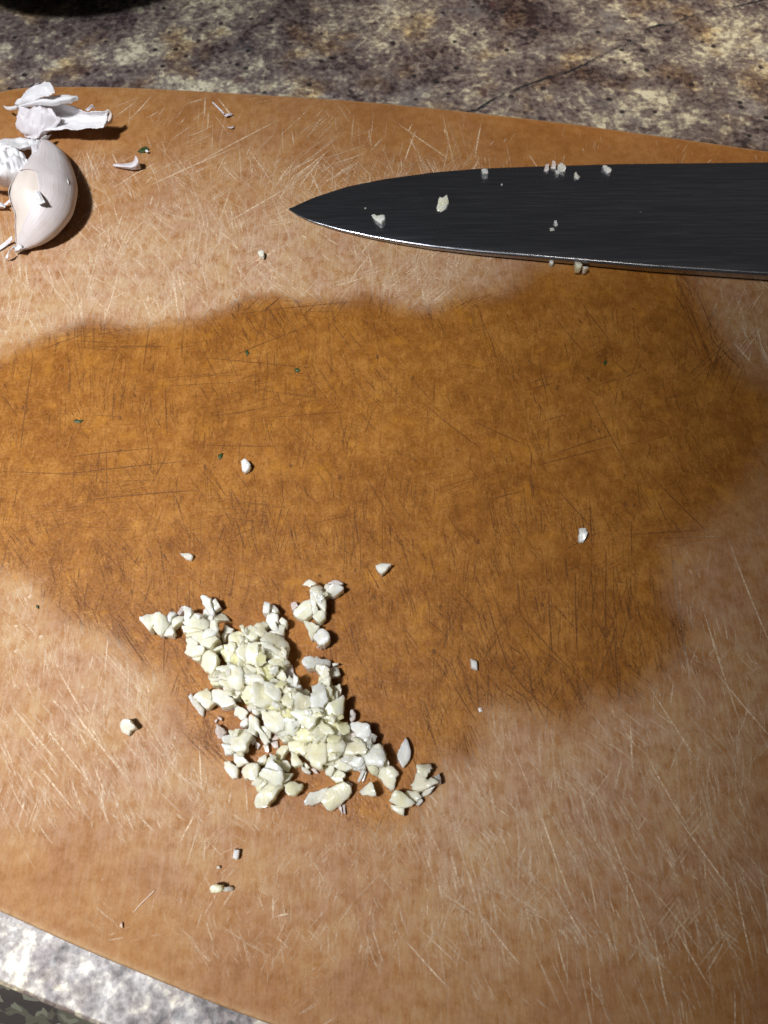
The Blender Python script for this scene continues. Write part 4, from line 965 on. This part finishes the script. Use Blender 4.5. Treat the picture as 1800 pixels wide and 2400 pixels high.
bit(302, 1705, [(-20, -6), (-12, -18), (2, -19), (14, -6), (18, 2), (4, 8), (-2, 18), (-16, 12), (-20, 4)], 2.4, 'c', 'greyish lumpy garlic bit alone on the dry pale board')
bit(554, 2002, [(-6, -12), (8, -10), (3, 13), (-8, 10)], 1.6, 'b', 'thin upright white garlic bit on the dry board below the heap')
bit(512, 2033, [(-4, -3), (3, -4), (4, 3), (-3, 4)], 0.9, 'f', 'smallest garlic crumb on the dry board below the heap')
bit(508, 2083, [(-16, 2), (-14, -6), (-4, -11), (12, -9), (16, -2), (14, 6), (0, 10), (-13, 9)], 2.8, 'y', 'rounded yellow-edged garlic bit on the dry board near the counter edge', rd=.6)
bit(535, 2084, [(-11, -5), (2, -7), (13, -3), (8, 4), (-2, 6), (-11, 5)], 1.6, 'c', 'translucent garlic crumb touching the rounded yellow-edged bit', rd=.4)
bit(1126, 1664, [(-6, -5), (3, -6), (6, 3), (-3, 6)], 0.5, 'p', 'faint skin flake on the wet patch edge')
# bits on the blade
KB = 'garlic bits on the knife blade'
for (x, y, pts, h, mk, lab) in [
    (886, 511, [(-16, -10), (-10, -13), (-3, -6), (12, -9), (17, -3), (15, 8), (6, 13), (-6, 5)], 1.6, 'f', 'heart-shaped garlic bit on the blade nearest the knife tip'),
    (1037, 478, [(-13, 4), (-8, -11), (4, -15), (11, -20), (15, -6), (10, 8), (-4, 17), (-13, 14)], 1.9, 'f', 'largest leaf-shaped garlic bit on the blade'),
    (1136, 400, [(-8, -6), (7, -7), (8, 6), (-5, 8)], 1.5, 'b', 'garlic cube at the cutting edge nearest the knife tip'),
    (1281, 394, [(-6, 4), (-3, -6), (5, -8), (6, 4), (0, 7)], 1.2, 'p', 'dull garlic crumb at the end of the row on the cutting edge'),
    (1297, 388, [(-6, 5), (-2, -10), (5, -5), (6, 6)], 1.4, 'p', 'upright dull garlic crumb in the row on the cutting edge'),
    (1316, 392, [(-9, -5), (-2, -10), (11, 1), (9, 8), (-2, 8), (-8, 3)], 2.0, 'b', 'bright white garlic bit in the row on the cutting edge'),
    (1306, 402, [(-5, -5), (3, -5), (5, 5), (-3, 6)], 1.2, 'b', 'small white crumb under the bright bit on the cutting edge'),
    (1352, 412, [(-6, -5), (-2, -9), (1, -3), (8, 2), (4, 8), (-6, 3)], 1.0, 'c', 'dull ragged garlic crumb on the blade just below the edge row'),
    (1423, 396, [(-11, -8), (-2, -8), (10, 2), (8, 8), (-3, 6)], 1.6, 'b', 'oval white garlic bit on the cutting edge farthest from the knife tip'),
    (1303, 525, [(-5, -5), (1, -7), (5, 1), (3, 6), (-2, 4)], 1.1, 'b', 'white crumb of the pair in the middle of the blade'),
    (1294, 537, [(-6, -3), (4, -2), (6, 3), (-4, 4)], 0.6, 'c', 'dull flat crumb of the pair in the middle of the blade'),
    (1176, 432, [(-2, -2), (2, -2), (2, 2), (-2, 2)], 0.5, 'f', 'dust-sized garlic speck on the blade'),
    (856, 489, [(-2, -2), (2, -2), (2, 2), (-2, 2)], 0.3, 'c', 'faint speck on the blade above the heart-shaped bit'),
    (1502, 498, [(-2, -2), (2, -2), (2, 2), (-2, 2)], 0.3, 'c', 'faint speck far along the blade')]:
    bit(x, y, pts, h * 0.62, mk, lab, KB, z=blade_z(x, y) - 0.0001)
# bits stuck against the spine
for (x, y, pts, h, zz, mk, lab) in [
    (1356, 622, [(-9, -8), (4, -9), (9, 0), (5, 9), (-7, 8)], 2.6, 1.0, 'f', 'larger garlic bit stuck to the knife spine'),
    (1372, 627, [(-6, -4), (5, -6), (7, 3), (-1, 9), (-6, 5)], 2.2, 0.4, 'f', 'smaller garlic bit stuck to the knife spine'),
    (1292, 616, [(-5, -4), (5, -3), (5, 4), (-4, 3)], 1.4, 0.1, 'c', 'dark crumb under the knife spine')]:
    bit(x, y, pts, h, mk, lab, KB, z=BT + zz * MM, rd=.4)

# herb flecks ------------------------------------------------------------
def flake(name, pts, mtl, label, cat, group=None, lift=0.4, z=BT, parent=None):
    """thin curled flake with a real thickness"""
    q = PN(pts, z); c = q.mean(0); q = q - c; n = len(q)
    V = []; F = []
    mx = np.abs(q).max()
    for s_, dz in ((0, 0), (1, 0)):
        pass
    top = [(0, 0, 0.0004)] + [(*(p * .55), 0.0003 + lift * MM * .4 * abs(p[0] / mx)) for p in q] + [(*p, 0.00012 + lift * MM * abs(mnoise.noise((p[0] * 900, p[1] * 900, c[0] * 99))) * 1.3) for p in q]
    bot = [(x, y, max(z_ - 0.00012, -0.00001)) for x, y, z_ in top]
    V = top + bot; o = len(top)
    for i in range(n):
        j = (i + 1) % n
        F += [(0, 1 + i, 1 + j), (1 + i, 1 + n + i, 1 + n + j, 1 + j)]
        F += [(o, o + 1 + j, o + 1 + i), (o + 1 + j, o + 1 + n + j, o + 1 + n + i, o + 1 + i)]
        F += [(1 + n + i, o + 1 + n + i, o + 1 + n + j, 1 + n + j)]
    ob = mesh_obj(name, V, F, mtl, smooth=True, angle=60); fix_normals(ob)
    ob.location = (c[0], c[1], z)
    return tag(ob, label, cat, group)
HF = 'herb flecks on the board'
flake('herb_fleck', [(172, 987), (180, 983), (186, 986), (196, 985), (188, 992), (178, 992)], M_GREEN, 'dark green herb fleck on the left of the wet patch', 'herb fleck', HF)
flake('herb_fleck', [(690, 866), (698, 863), (704, 869), (699, 873), (692, 872)], M_GREEN, 'small oval green herb fleck in the middle of the wet patch', 'herb fleck', HF)
flake('herb_fleck', [(511, 1066), (518, 1064), (523, 1062), (521, 1072), (514, 1079), (512, 1073)], M_GREEN, 'olive green herb fleck beside the square garlic bit', 'herb fleck', HF)
flake('herb_fleck', [(575, 825), (580, 820), (584, 829), (578, 835)], M_GREEN, 'faint green herb speck behind the oval fleck', 'herb fleck', HF)
flake('herb_fleck', [(322, 356), (332, 349), (344, 346), (350, 352), (344, 358), (330, 360)], M_GREEN, 'green herb fleck next to the small loose peel scrap', 'herb fleck', HF, 0.8)
flake('herb_fleck', [(86, 1418), (92, 1420), (91, 1428), (86, 1425)], M_GREEN, 'tiny green speck at the left edge of the wet patch', 'herb fleck', HF)
flake('herb_fleck', [(1413, 849), (1420, 846), (1423, 852), (1416, 857)], M_GREEN, 'dark speck on the wet patch below the knife', 'herb fleck', HF)

# ================================================================== GARLIC CLOVE AND PEEL
def add_grain(o, uv):
    at = o.data.attributes.new('grain', 'FLOAT_VECTOR', 'POINT')
    at.data.foreach_set('vector', np.array([(a, b, 0) for a, b in uv], 'f').ravel())
def sheet(name, rows, mtl, parent, nu=22, nv=16, thick_=0.00016, wr=0.5, ragged=0.0, along='rows'):
    """papery sheet through a grid of control points (photo x, photo y, height mm); wr = wrinkle size in mm"""
    W = [[np.array(P(x, y, BT + z * MM)) for x, y, z in r] for r in rows]
    nu, nv = int(nu * 1.7), int(nv * 1.7)
    cols = [catmull(r, nu) for r in W]
    grid = np.array([catmull([c[k] for c in cols], nv) for k in range(nu)])    # nu x nv x 3
    seed = random.uniform(0, 99)
    for i in range(nu):
        for j in range(nv):
            p = grid[i, j]
            k1 = (i if along == 'rows' else j) * 0.9
            d = mnoise.noise((k1 * 0.24 + seed, j * 0.12, seed)) * wr * 0.5 + abs(mnoise.noise((i * 0.33 + seed, j * 0.10, seed + 9))) * wr * 0.28 + mnoise.noise(Vector(p) * 620 + Vector((0, seed, 0))) * wr * 0.22 + mnoise.noise(Vector(p) * 240 + Vector((seed, 0, 0))) * wr
            p[2] = max(BT + 0.00025, p[2] + d * MM)
            if ragged and (i in (0, nu - 1) or j in (0, nv - 1)):
                grid[i, j, 0] += random.gauss(0, ragged) * MM; grid[i, j, 1] += random.gauss(0, ragged) * MM
    V = [tuple(grid[i, j]) for i in range(nu) for j in range(nv)]
    F = [(i * nv + j, (i + 1) * nv + j, (i + 1) * nv + j + 1, i * nv + j + 1) for i in range(nu - 1) for j in range(nv - 1)]
    o = mesh_obj(name, V, F, mtl, smooth=True)
    add_grain(o, [(j / nv * 0.5 + seed, i / nu) for i in range(nu) for j in range(nv)])
    md = o.modifiers.new('paper', 'SOLIDIFY'); md.thickness = thick_; md.offset = 0
    adopt(o, parent); return o

sp_px = [(43, 588, 1.5), (46, 577, 11), (57, 556, 29), (76, 524, 51), (91, 490, 64), (100, 458, 66), (107, 430, 60), (112, 402, 49), (113, 376, 37), (107, 352, 23), (99, 334, 10)]
cl = P(100, 500, BT)
clove = thing('garlic_clove', (cl.x, cl.y, BT), 'whole unpeeled garlic clove with loose papery skin at the board corner', 'garlic clove')
def clove_shell(name, a0, a1, off, mtl, s0=0.0, s1=1.0, na=40, nsx=44, closed=True, ragged=0.0):
    pxs = catmull([np.array(p) for p in sp_px], nsx * 2)
    i0, i1 = int(s0 * (len(pxs) - 1)), int(s1 * (len(pxs) - 1))
    pxs = pxs[i0:i1 + 1]
    ctr_ = []
    for x, y, r in pxs:
        depth = -(np.array(P(x, y, BT + .008)) - np.array(cam.location))
        mpp = np.linalg.norm(depth) * 0.93 / FPX
        rw = max(r * mpp, 0.0004)
        hc = rw * 0.76
        c = np.array(P(x, y, BT + hc)); ctr_.append((c, rw))
    V = []; uv = []; n = len(ctr_)
    m = na if closed else na + 1
    for i, (c, rw) in enumerate(ctr_):
        a_ = ctr_[max(0, i - 2)][0]; b_ = ctr_[min(n - 1, i + 2)][0]
        d = b_ - a_; d[2] = 0; d /= np.linalg.norm(d) + 1e-9
        side = np.array([d[1], -d[0], 0])
        for k in range(m):
            e1 = a1(i / (n - 1)) if callable(a1) else a1
            a = a0 + (e1 - a0) * k / na
            facet = 1 + 0.045 * math.cos(3 * a + 0.6) + 0.012 * math.cos(7 * a + i * 0.02) + 0.016 * mnoise.noise((i * 0.2, math.cos(a) * 2, math.sin(a) * 2))
            rr = rw * facet + off * MM
            if not closed and ragged and k in (0, m - 1): rr += 0.0002
            v = c + side * math.cos(a) * rr + np.array([0, 0, 1]) * math.sin(a) * rr * 0.76
            v[2] = max(v[2], BT + 0.00002)
            if not closed and k in (0, m - 1): v = v + np.array([0, 0, 0.00025]) + d * 0.0003 * mnoise.noise((i * .7, k, 1))
            V.append(tuple(v)); uv.append((i / n * 0.7, k / na * 1.5))
    F = []
    for i in range(n - 1):
        for k in range(m if closed else m - 1):
            k2 = (k + 1) % m
            F.append((i * m + k, i * m + k2, (i + 1) * m + k2, (i + 1) * m + k))
    if closed:
        F.append(tuple(range(m))); F.append(tuple(range((n - 1) * m, n * m)))
    o = mesh_obj(name, V, F, mtl, smooth=True); add_grain(o, uv)
    fix_normals(o)
    if not closed:
        md = o.modifiers.new('paper', 'SOLIDIFY'); md.thickness = 0.00012; md.offset = 1
    adopt(o, clove); return o
clove_shell('clove_body', 0, 2 * math.pi, 0.0, M_CLOVE)
clove_shell('outer_skin', R(-38), lambda t: R(float(np.interp(t, [0, .15, .40, .52, .62, 1], [96, 82, 74, 88, 150, 160]))), 0.16, M_CSKIN, 0.06, 0.98, closed=False)
clove_shell('outer_skin', R(150), R(205), 0.22, M_CSKIN, 0.10, 0.80, na=14, closed=False)
# flaps of skin standing off the clove
from mathutils.bvhtree import BVHTree
_ov = next(o for o in C.objects if o.name == 'outer_skin')
_bv = BVHTree.FromPolygons([tuple(v.co) for v in _ov.data.vertices], [tuple(p.vertices) for p in _ov.data.polygons])
def on_clove(x, y, lift):
    o_ = Vector(cam.location); d_ = (P(x, y, BT) - o_).normalized()
    h_ = _bv.ray_cast(o_, d_)[0]
    z_ = h_.z if h_ else BT + 0.010
    return (x, y, (z_ - BT) * 1000 + lift)
sheet('skin_flap', [[on_clove(68, 436, .1), on_clove(77, 434, .2), on_clove(87, 434, .1)], [on_clove(77, 457, .6), on_clove(85, 455, .8), on_clove(95, 453, .8)], [on_clove(90, 479, .8), on_clove(97, 478, 1.2), on_clove(106, 474, 1.4)]], M_PEEL, clove, 14, 14, wr=0.12)
sheet('skin_flap', [[(128, 372, 5), (138, 374, 6.5), (151, 381, 6)], [(133, 384, 6), (142, 386, 7), (149, 392, 6)], [(140, 396, 6), (144, 398, 6), (147, 396, 5)]], M_PEEL, clove, 10, 10, wr=0.3, ragged=.2)
sheet('skin_flap', [[(146, 396, 8), (150, 402, 9)], [(154, 420, 9.5), (160, 424, 10)], [(156, 440, 9), (160, 440, 9.5)]], M_PEEL, clove, 8, 14, wr=0.1)
sheet('skin_flap', [[(30, 575, 2), (38, 577, 3), (46, 572, 3)], [(36, 584, 2), (44, 586, 3), (55, 582, 2.4)], [(36, 590, 1), (46, 589, 1.6), (64, 576, 1.4)]], M_PEEL, clove, 12, 12, wr=0.6, ragged=.35)
sheet('skin_flap', [[(36, 574, 2.4), (31, 577, 2.6)], [(24, 586, 3.0), (20, 590, 3.2)], [(14, 600, 2.0), (19, 603, 2.0)], [(13, 610, 0.6), (16, 608, 0.6)]], M_PEEL, clove, 8, 18, wr=0.25)
sheet('skin_flap', [[(28, 552, 2.5), (29, 562, 2)], [(14, 565, 1.5), (20, 571, 1.0)], [(-3, 578, .8), (2, 585, .6)], [(-24, 590, .6), (-20, 597, .5)]], M_PEEL2, clove, 8, 16, wr=0.3)

pq = P(20, 380, BT)
peel2 = thing('garlic_peel', (pq.x, pq.y, BT), 'crumpled white garlic skin pressed against the whole clove', 'garlic peel')
sheet('skin_sheet', [[(-40, 338, 3), (5, 325, 4), (40, 323, 5), (75, 327, 5), (98, 335, 4)], [(-40, 352, 8), (5, 345, 8), (40, 344, 8.5), (72, 345, 7), (94, 346, 5)], [(-40, 365, 6), (5, 358, 6.5), (40, 352, 6.5), (60, 351, 5), (84, 352, 4)]], M_PEEL, peel2, 28, 14, wr=1.3, ragged=.15)
sheet('skin_sheet', [[(-40, 352, 6), (0, 349, 7), (30, 350, 8), (56, 360, 7)], [(-40, 380, 11), (0, 374, 12), (34, 374, 12), (62, 374, 10)], [(-40, 410, 11), (5, 406, 12), (40, 402, 12), (72, 388, 11)], [(-40, 426, 7), (8, 426, 8), (42, 424, 9), (76, 400, 10)], [(-40, 434, 2), (12, 438, 3.5), (44, 442, 5), (70, 416, 9)]], M_PEEL, peel2, 28, 24, wr=1.7, ragged=.15)
sheet('skin_sheet', [[(74, 344, 7), (84, 340, 7), (95, 338, 6)], [(76, 362, 8), (86, 360, 9), (98, 356, 9)], [(72, 378, 10), (84, 382, 11), (100, 384, 11.5)]], M_PEEL2, peel2, 14, 14, wr=0.6)
sheet('skin_sheet', [[(12, 432, 4), (40, 440, 6), (66, 424, 9)], [(20, 440, 3.2), (40, 452, 5), (60, 436, 9)], [(34, 452, 4), (42, 462, 5), (52, 452, 8)]], M_PEEL2, peel2, 14, 12, wr=0.5)
sheet('skin_sheet', [[(-25, 476, .6), (0, 474, 1.2), (12, 482, 1.5)], [(-25, 484, 2.2), (0, 482, 2.6), (13, 486, 2.2)], [(-25, 492, .6), (2, 490, .8), (14, 488, .6)]], M_PEEL, peel2, 12, 10, wr=0.3)
sheet('skin_sheet', [[(8, 480, 1), (10, 486, 1)], [(16, 473, 1.6), (17, 479, 1.6)], [(24, 466, 2), (24, 473, 2)]], M_PEEL2, peel2, 6, 10, wr=0.2)

pq = P(110, 300, BT)
peel1 = thing('garlic_peel', (pq.x, pq.y, BT), 'torn papery garlic peel with splayed strips at the far corner of the board', 'garlic peel')
sheet('peel_strip', [[(36, 246, 5.5), (40, 249, 6), (44, 252, 5.5)], [(48, 231, 8), (57, 236, 9), (66, 243, 8.5)], [(72, 210, 10), (82, 218, 11.5), (95, 231, 11)], [(88, 197, 12), (102, 207, 13.5), (116, 224, 12.5)], [(96, 194, 12.5), (116, 191, 14), (129, 216, 13)]], M_PEEL, peel1, 16, 26, wr=0.6, ragged=.12, along='rows')
sheet('peel_strip', [[(46, 238, 7), (52, 231, 7.5)], [(62, 214, 9), (70, 212, 9.5)], [(78, 202, 11), (86, 199, 11.5)], [(85, 197, 12), (91, 196, 12.4)]], M_PEEL2, peel1, 8, 20, wr=0.5)
sheet('peel_strip', [[(38, 249, 5.5), (40, 252, 5.5), (44, 254, 5)], [(62, 237, 8.5), (66, 242, 9), (70, 248, 8)], [(105, 229, 10), (112, 236, 10.8), (118, 247, 9.5)], [(156, 222, 10.5), (160, 232, 11.5), (163, 243, 10)], [(172, 229, 10.5), (182, 226, 11), (184, 235, 10.2)]], M_PEEL, peel1, 14, 28, wr=0.5, ragged=.12)
sheet('peel_strip', [[(8, 247, 3.5), (10, 251, 3.2), (12, 254, 3)], [(18, 250, 4.2), (20, 254, 4.0), (22, 258, 3.6)], [(32, 249, 5), (35, 252, 5.4), (38, 257, 4.6)], [(42, 245, 5.8), (46, 249, 6), (52, 253, 5.2)]], M_PEEL, peel1, 8, 16, wr=0.15)
sheet('peel_skirt', [[(47, 250, 5.5), (70, 249, 7), (95, 249, 8), (120, 254, 9)], [(43, 272, 5), (66, 274, 6.5), (95, 268, 7.5), (132, 268, 8)], [(38, 297, 2), (60, 306, 3.5), (90, 296, 5), (145, 284, 6)], [(44, 304, .8), (64, 319, 1.2), (88, 316, 3), (118, 308, 3.5)], [(56, 316, .4), (68, 326, .8), (86, 328, 1.6), (106, 318, 2)]], M_PEEL2, peel1, 30, 24, wr=1.1, ragged=.12)
sheet('peel_curl', [[(92, 247, 7), (96, 262, 4.5), (100, 282, 4), (104, 308, 4.2)], [(128, 244, 8), (130, 262, 4.5), (134, 280, 3.6), (140, 302, 5)], [(165, 245, 8), (168, 266, 4.8), (172, 284, 3.6), (176, 304, 5.4)], [(205, 260, 7.4), (207, 274, 5), (210, 287, 4.4), (214, 301, 6)], [(238, 260, 8), (240, 272, 5.8), (242, 284, 5.2), (240, 299, 6.4)], [(253, 257, 9), (251, 268, 7.4), (250, 280, 6.6), (247, 291, 6.8)]], M_PEEL, peel1, 24, 34, wr=0.8, ragged=.1)
sheet('peel_curl', [[(250, 256, 8.2), (256, 257, 8.6), (258, 259, 7)], [(252, 270, 6.4), (262, 268, 7.4), (265, 272, 5)], [(248, 284, 5.4), (258, 282, 6), (262, 285, 4)], [(240, 298, 4), (248, 294, 4.6), (252, 292, 3)]], M_CLOVE, peel1, 12, 14, wr=0.2)
sheet('peel_strip', [[(200, 258, 6.8), (206, 262, 6.6)], [(212, 248, 8.4), (220, 250, 8)], [(216, 245, 9), (223, 257, 7.6)]], M_PEEL2, peel1, 8, 12, wr=0.4)
sheet('peel_strip', [[(93, 330, 2), (98, 322, 3.6), (106, 318, 4.4)], [(96, 334, 1), (104, 328, 2.4), (112, 320, 4)], [(100, 336, .6), (110, 332, 1.2), (118, 315, 3.2)]], M_PEEL, peel1, 12, 12, wr=0.5, ragged=.2)

# small loose scraps of skin -------------------------------------------
def scrap(rows, mtl, label, nu=12, nv=10, wr=0.3):
    x = sum(p[0] for r in rows for p in r) / sum(len(r) for r in rows); y = sum(p[1] for r in rows for p in r) / sum(len(r) for r in rows)
    q = P(x, y, BT)
    root = thing('peel_scrap', (q.x, q.y, BT), label, 'garlic skin', 'loose skin scraps')
    sheet('skin_sheet', rows, mtl, root, nu, nv, 0.00012, wr)
    return root
scrap([[(264, 384, .4), (285, 384, .6), (310, 380, .8), (318, 364, 4.5)], [(266, 389, .8), (288, 390, 1.8), (312, 388, 2.4), (324, 376, 4)], [(270, 392, .4), (290, 396, .6), (314, 398, .9), (331, 396, .6)]], M_PEEL2, 'folded pinkish white peel scrap lying on the board near the clove', wr=.4)
scrap([[(496, 240, .4), (499, 239, .5)], [(510, 254, .7), (513, 252, .8)], [(524, 268, .5), (527, 266, .5)]], M_PEEL2, 'hair-thin strip of garlic skin near the far board edge', 5, 14, .1)
scrap([[(524, 270, .4), (530, 274, .8)], [(534, 266, 1.2), (536, 271, .9)], [(545, 265, .8), (545, 270, .4)]], M_PEEL2, 'small shiny skin flake at the end of the hair-thin strip', 6, 10, .15)
scrap([[(533, 296, .3), (535, 300, .4)], [(541, 298, .7), (543, 302, .4)], [(547, 294, .5), (549, 299, .3)]], M_PINK, 'faint skin flake below the shiny one near the far board edge', 6, 8, .1)
scrap([[(340, 352, 1.0), (346, 351, 1.2)], [(342, 357, .9), (349, 356, .9)]], M_PEEL, 'white skin speck on a green herb fleck', 5, 5, .1)
scrap([[(312, 2139, .2), (315, 2138, .2)], [(331, 2116, .2), (333, 2117, .2)], [(350, 2098, .2), (352, 2099, .2)], [(361, 2086, .3), (363, 2087, .3)]], M_STREAK, 'pale streak of dried skin on the board near the counter edge', 5, 16, .1)
scrap([[(280, 2172, .3), (288, 2176, .3)], [(282, 2166, .5), (287, 2169, .5)], [(284, 2161, .3), (287, 2162, .3)]], M_STREAK, 'pale dried skin dot below the dried streak', 5, 8, .1)

# ================================================================== BOWL at the far end of the counter
rimp = P(30, -64, 0.020)
BR = 0.047
bc = Vector((rimp.x, rimp.y + BR, 0))
bowl = thing('dark_bowl', bc, 'dark grey round bowl standing on the granite beyond the board', 'bowl')
prof_o = [(0.0, 0.0), (0.022, 0.0), (0.024, 0.001), (0.0245, 0.004), (0.032, 0.009), (0.041, 0.014), (0.047, 0.021), (0.052, 0.030), (0.056, 0.042), (0.058, 0.055), (0.0585, 0.060)]
prof_i = [(0.057, 0.0605), (0.0555, 0.059), (0.053, 0.044), (0.048, 0.030), (0.038, 0.017), (0.020, 0.011), (0.0, 0.010)]
def lathe(name, pr, mtl, parent):
    m = 56; V = []; F = []
    for r, z in pr:
        for k in range(m):
            a = 2 * math.pi * k / m
            V.append((r * math.cos(a), r * math.sin(a), z))
    for i in range(len(pr) - 1):
        for k in range(m):
            k2 = (k + 1) % m
            F.append((i * m + k, i * m + k2, (i + 1) * m + k2, (i + 1) * m + k))
    o = mesh_obj(name, V, F, mtl, parent, smooth=True, angle=50)
    bm = bmesh.new(); bm.from_mesh(o.data); bmesh.ops.remove_doubles(bm, verts=bm.verts, dist=1e-6)
    bmesh.ops.recalc_face_normals(bm, faces=bm.faces); bm.to_mesh(o.data); bm.free()
    return o
lathe('bowl_body', prof_o + prof_i, M_BOWL, bowl)

# ================================================================== CLOTHING below the counter front
gq = f0 - enrm * 0.03
garment = thing('camouflage_garment', (gq.x, gq.y, -0.16), 'green and brown camouflage clothing just below the counter front', 'clothing')
def cloth(name, mtl, d0, bulge, z0, z1, w0, w1, seed):
    nu, nv = 40, 26; V = []; F = []
    for i in range(nu):
        s = w0 + (w1 - w0) * i / (nu - 1)
        for j in range(nv):
            t = j / (nv - 1)
            dd = d0 + bulge * math.sin(t * math.pi * 0.5) + 0.004 * mnoise.noise((s * 38, t * 2.5, seed)) + 0.002 * mnoise.noise((s * 110, t * 6, seed))
            q = f0 + edir * s - enrm * dd
            V.append((q.x, q.y, z0 + (z1 - z0) * t))
    for i in range(nu - 1):
        for j in range(nv - 1):
            a = i * nv + j; F.append((a, a + nv, a + nv + 1, a + 1))
    o = mesh_obj(name, V, F, mtl, smooth=True)
    md = o.modifiers.new('cloth', 'SOLIDIFY'); md.thickness = 0.0012; md.offset = 0
    return adopt(o, garment)
cloth('cloth_front', M_CAMO, 0.004, 0.085, -0.035, -0.16, -0.25, 0.32, 2.2)
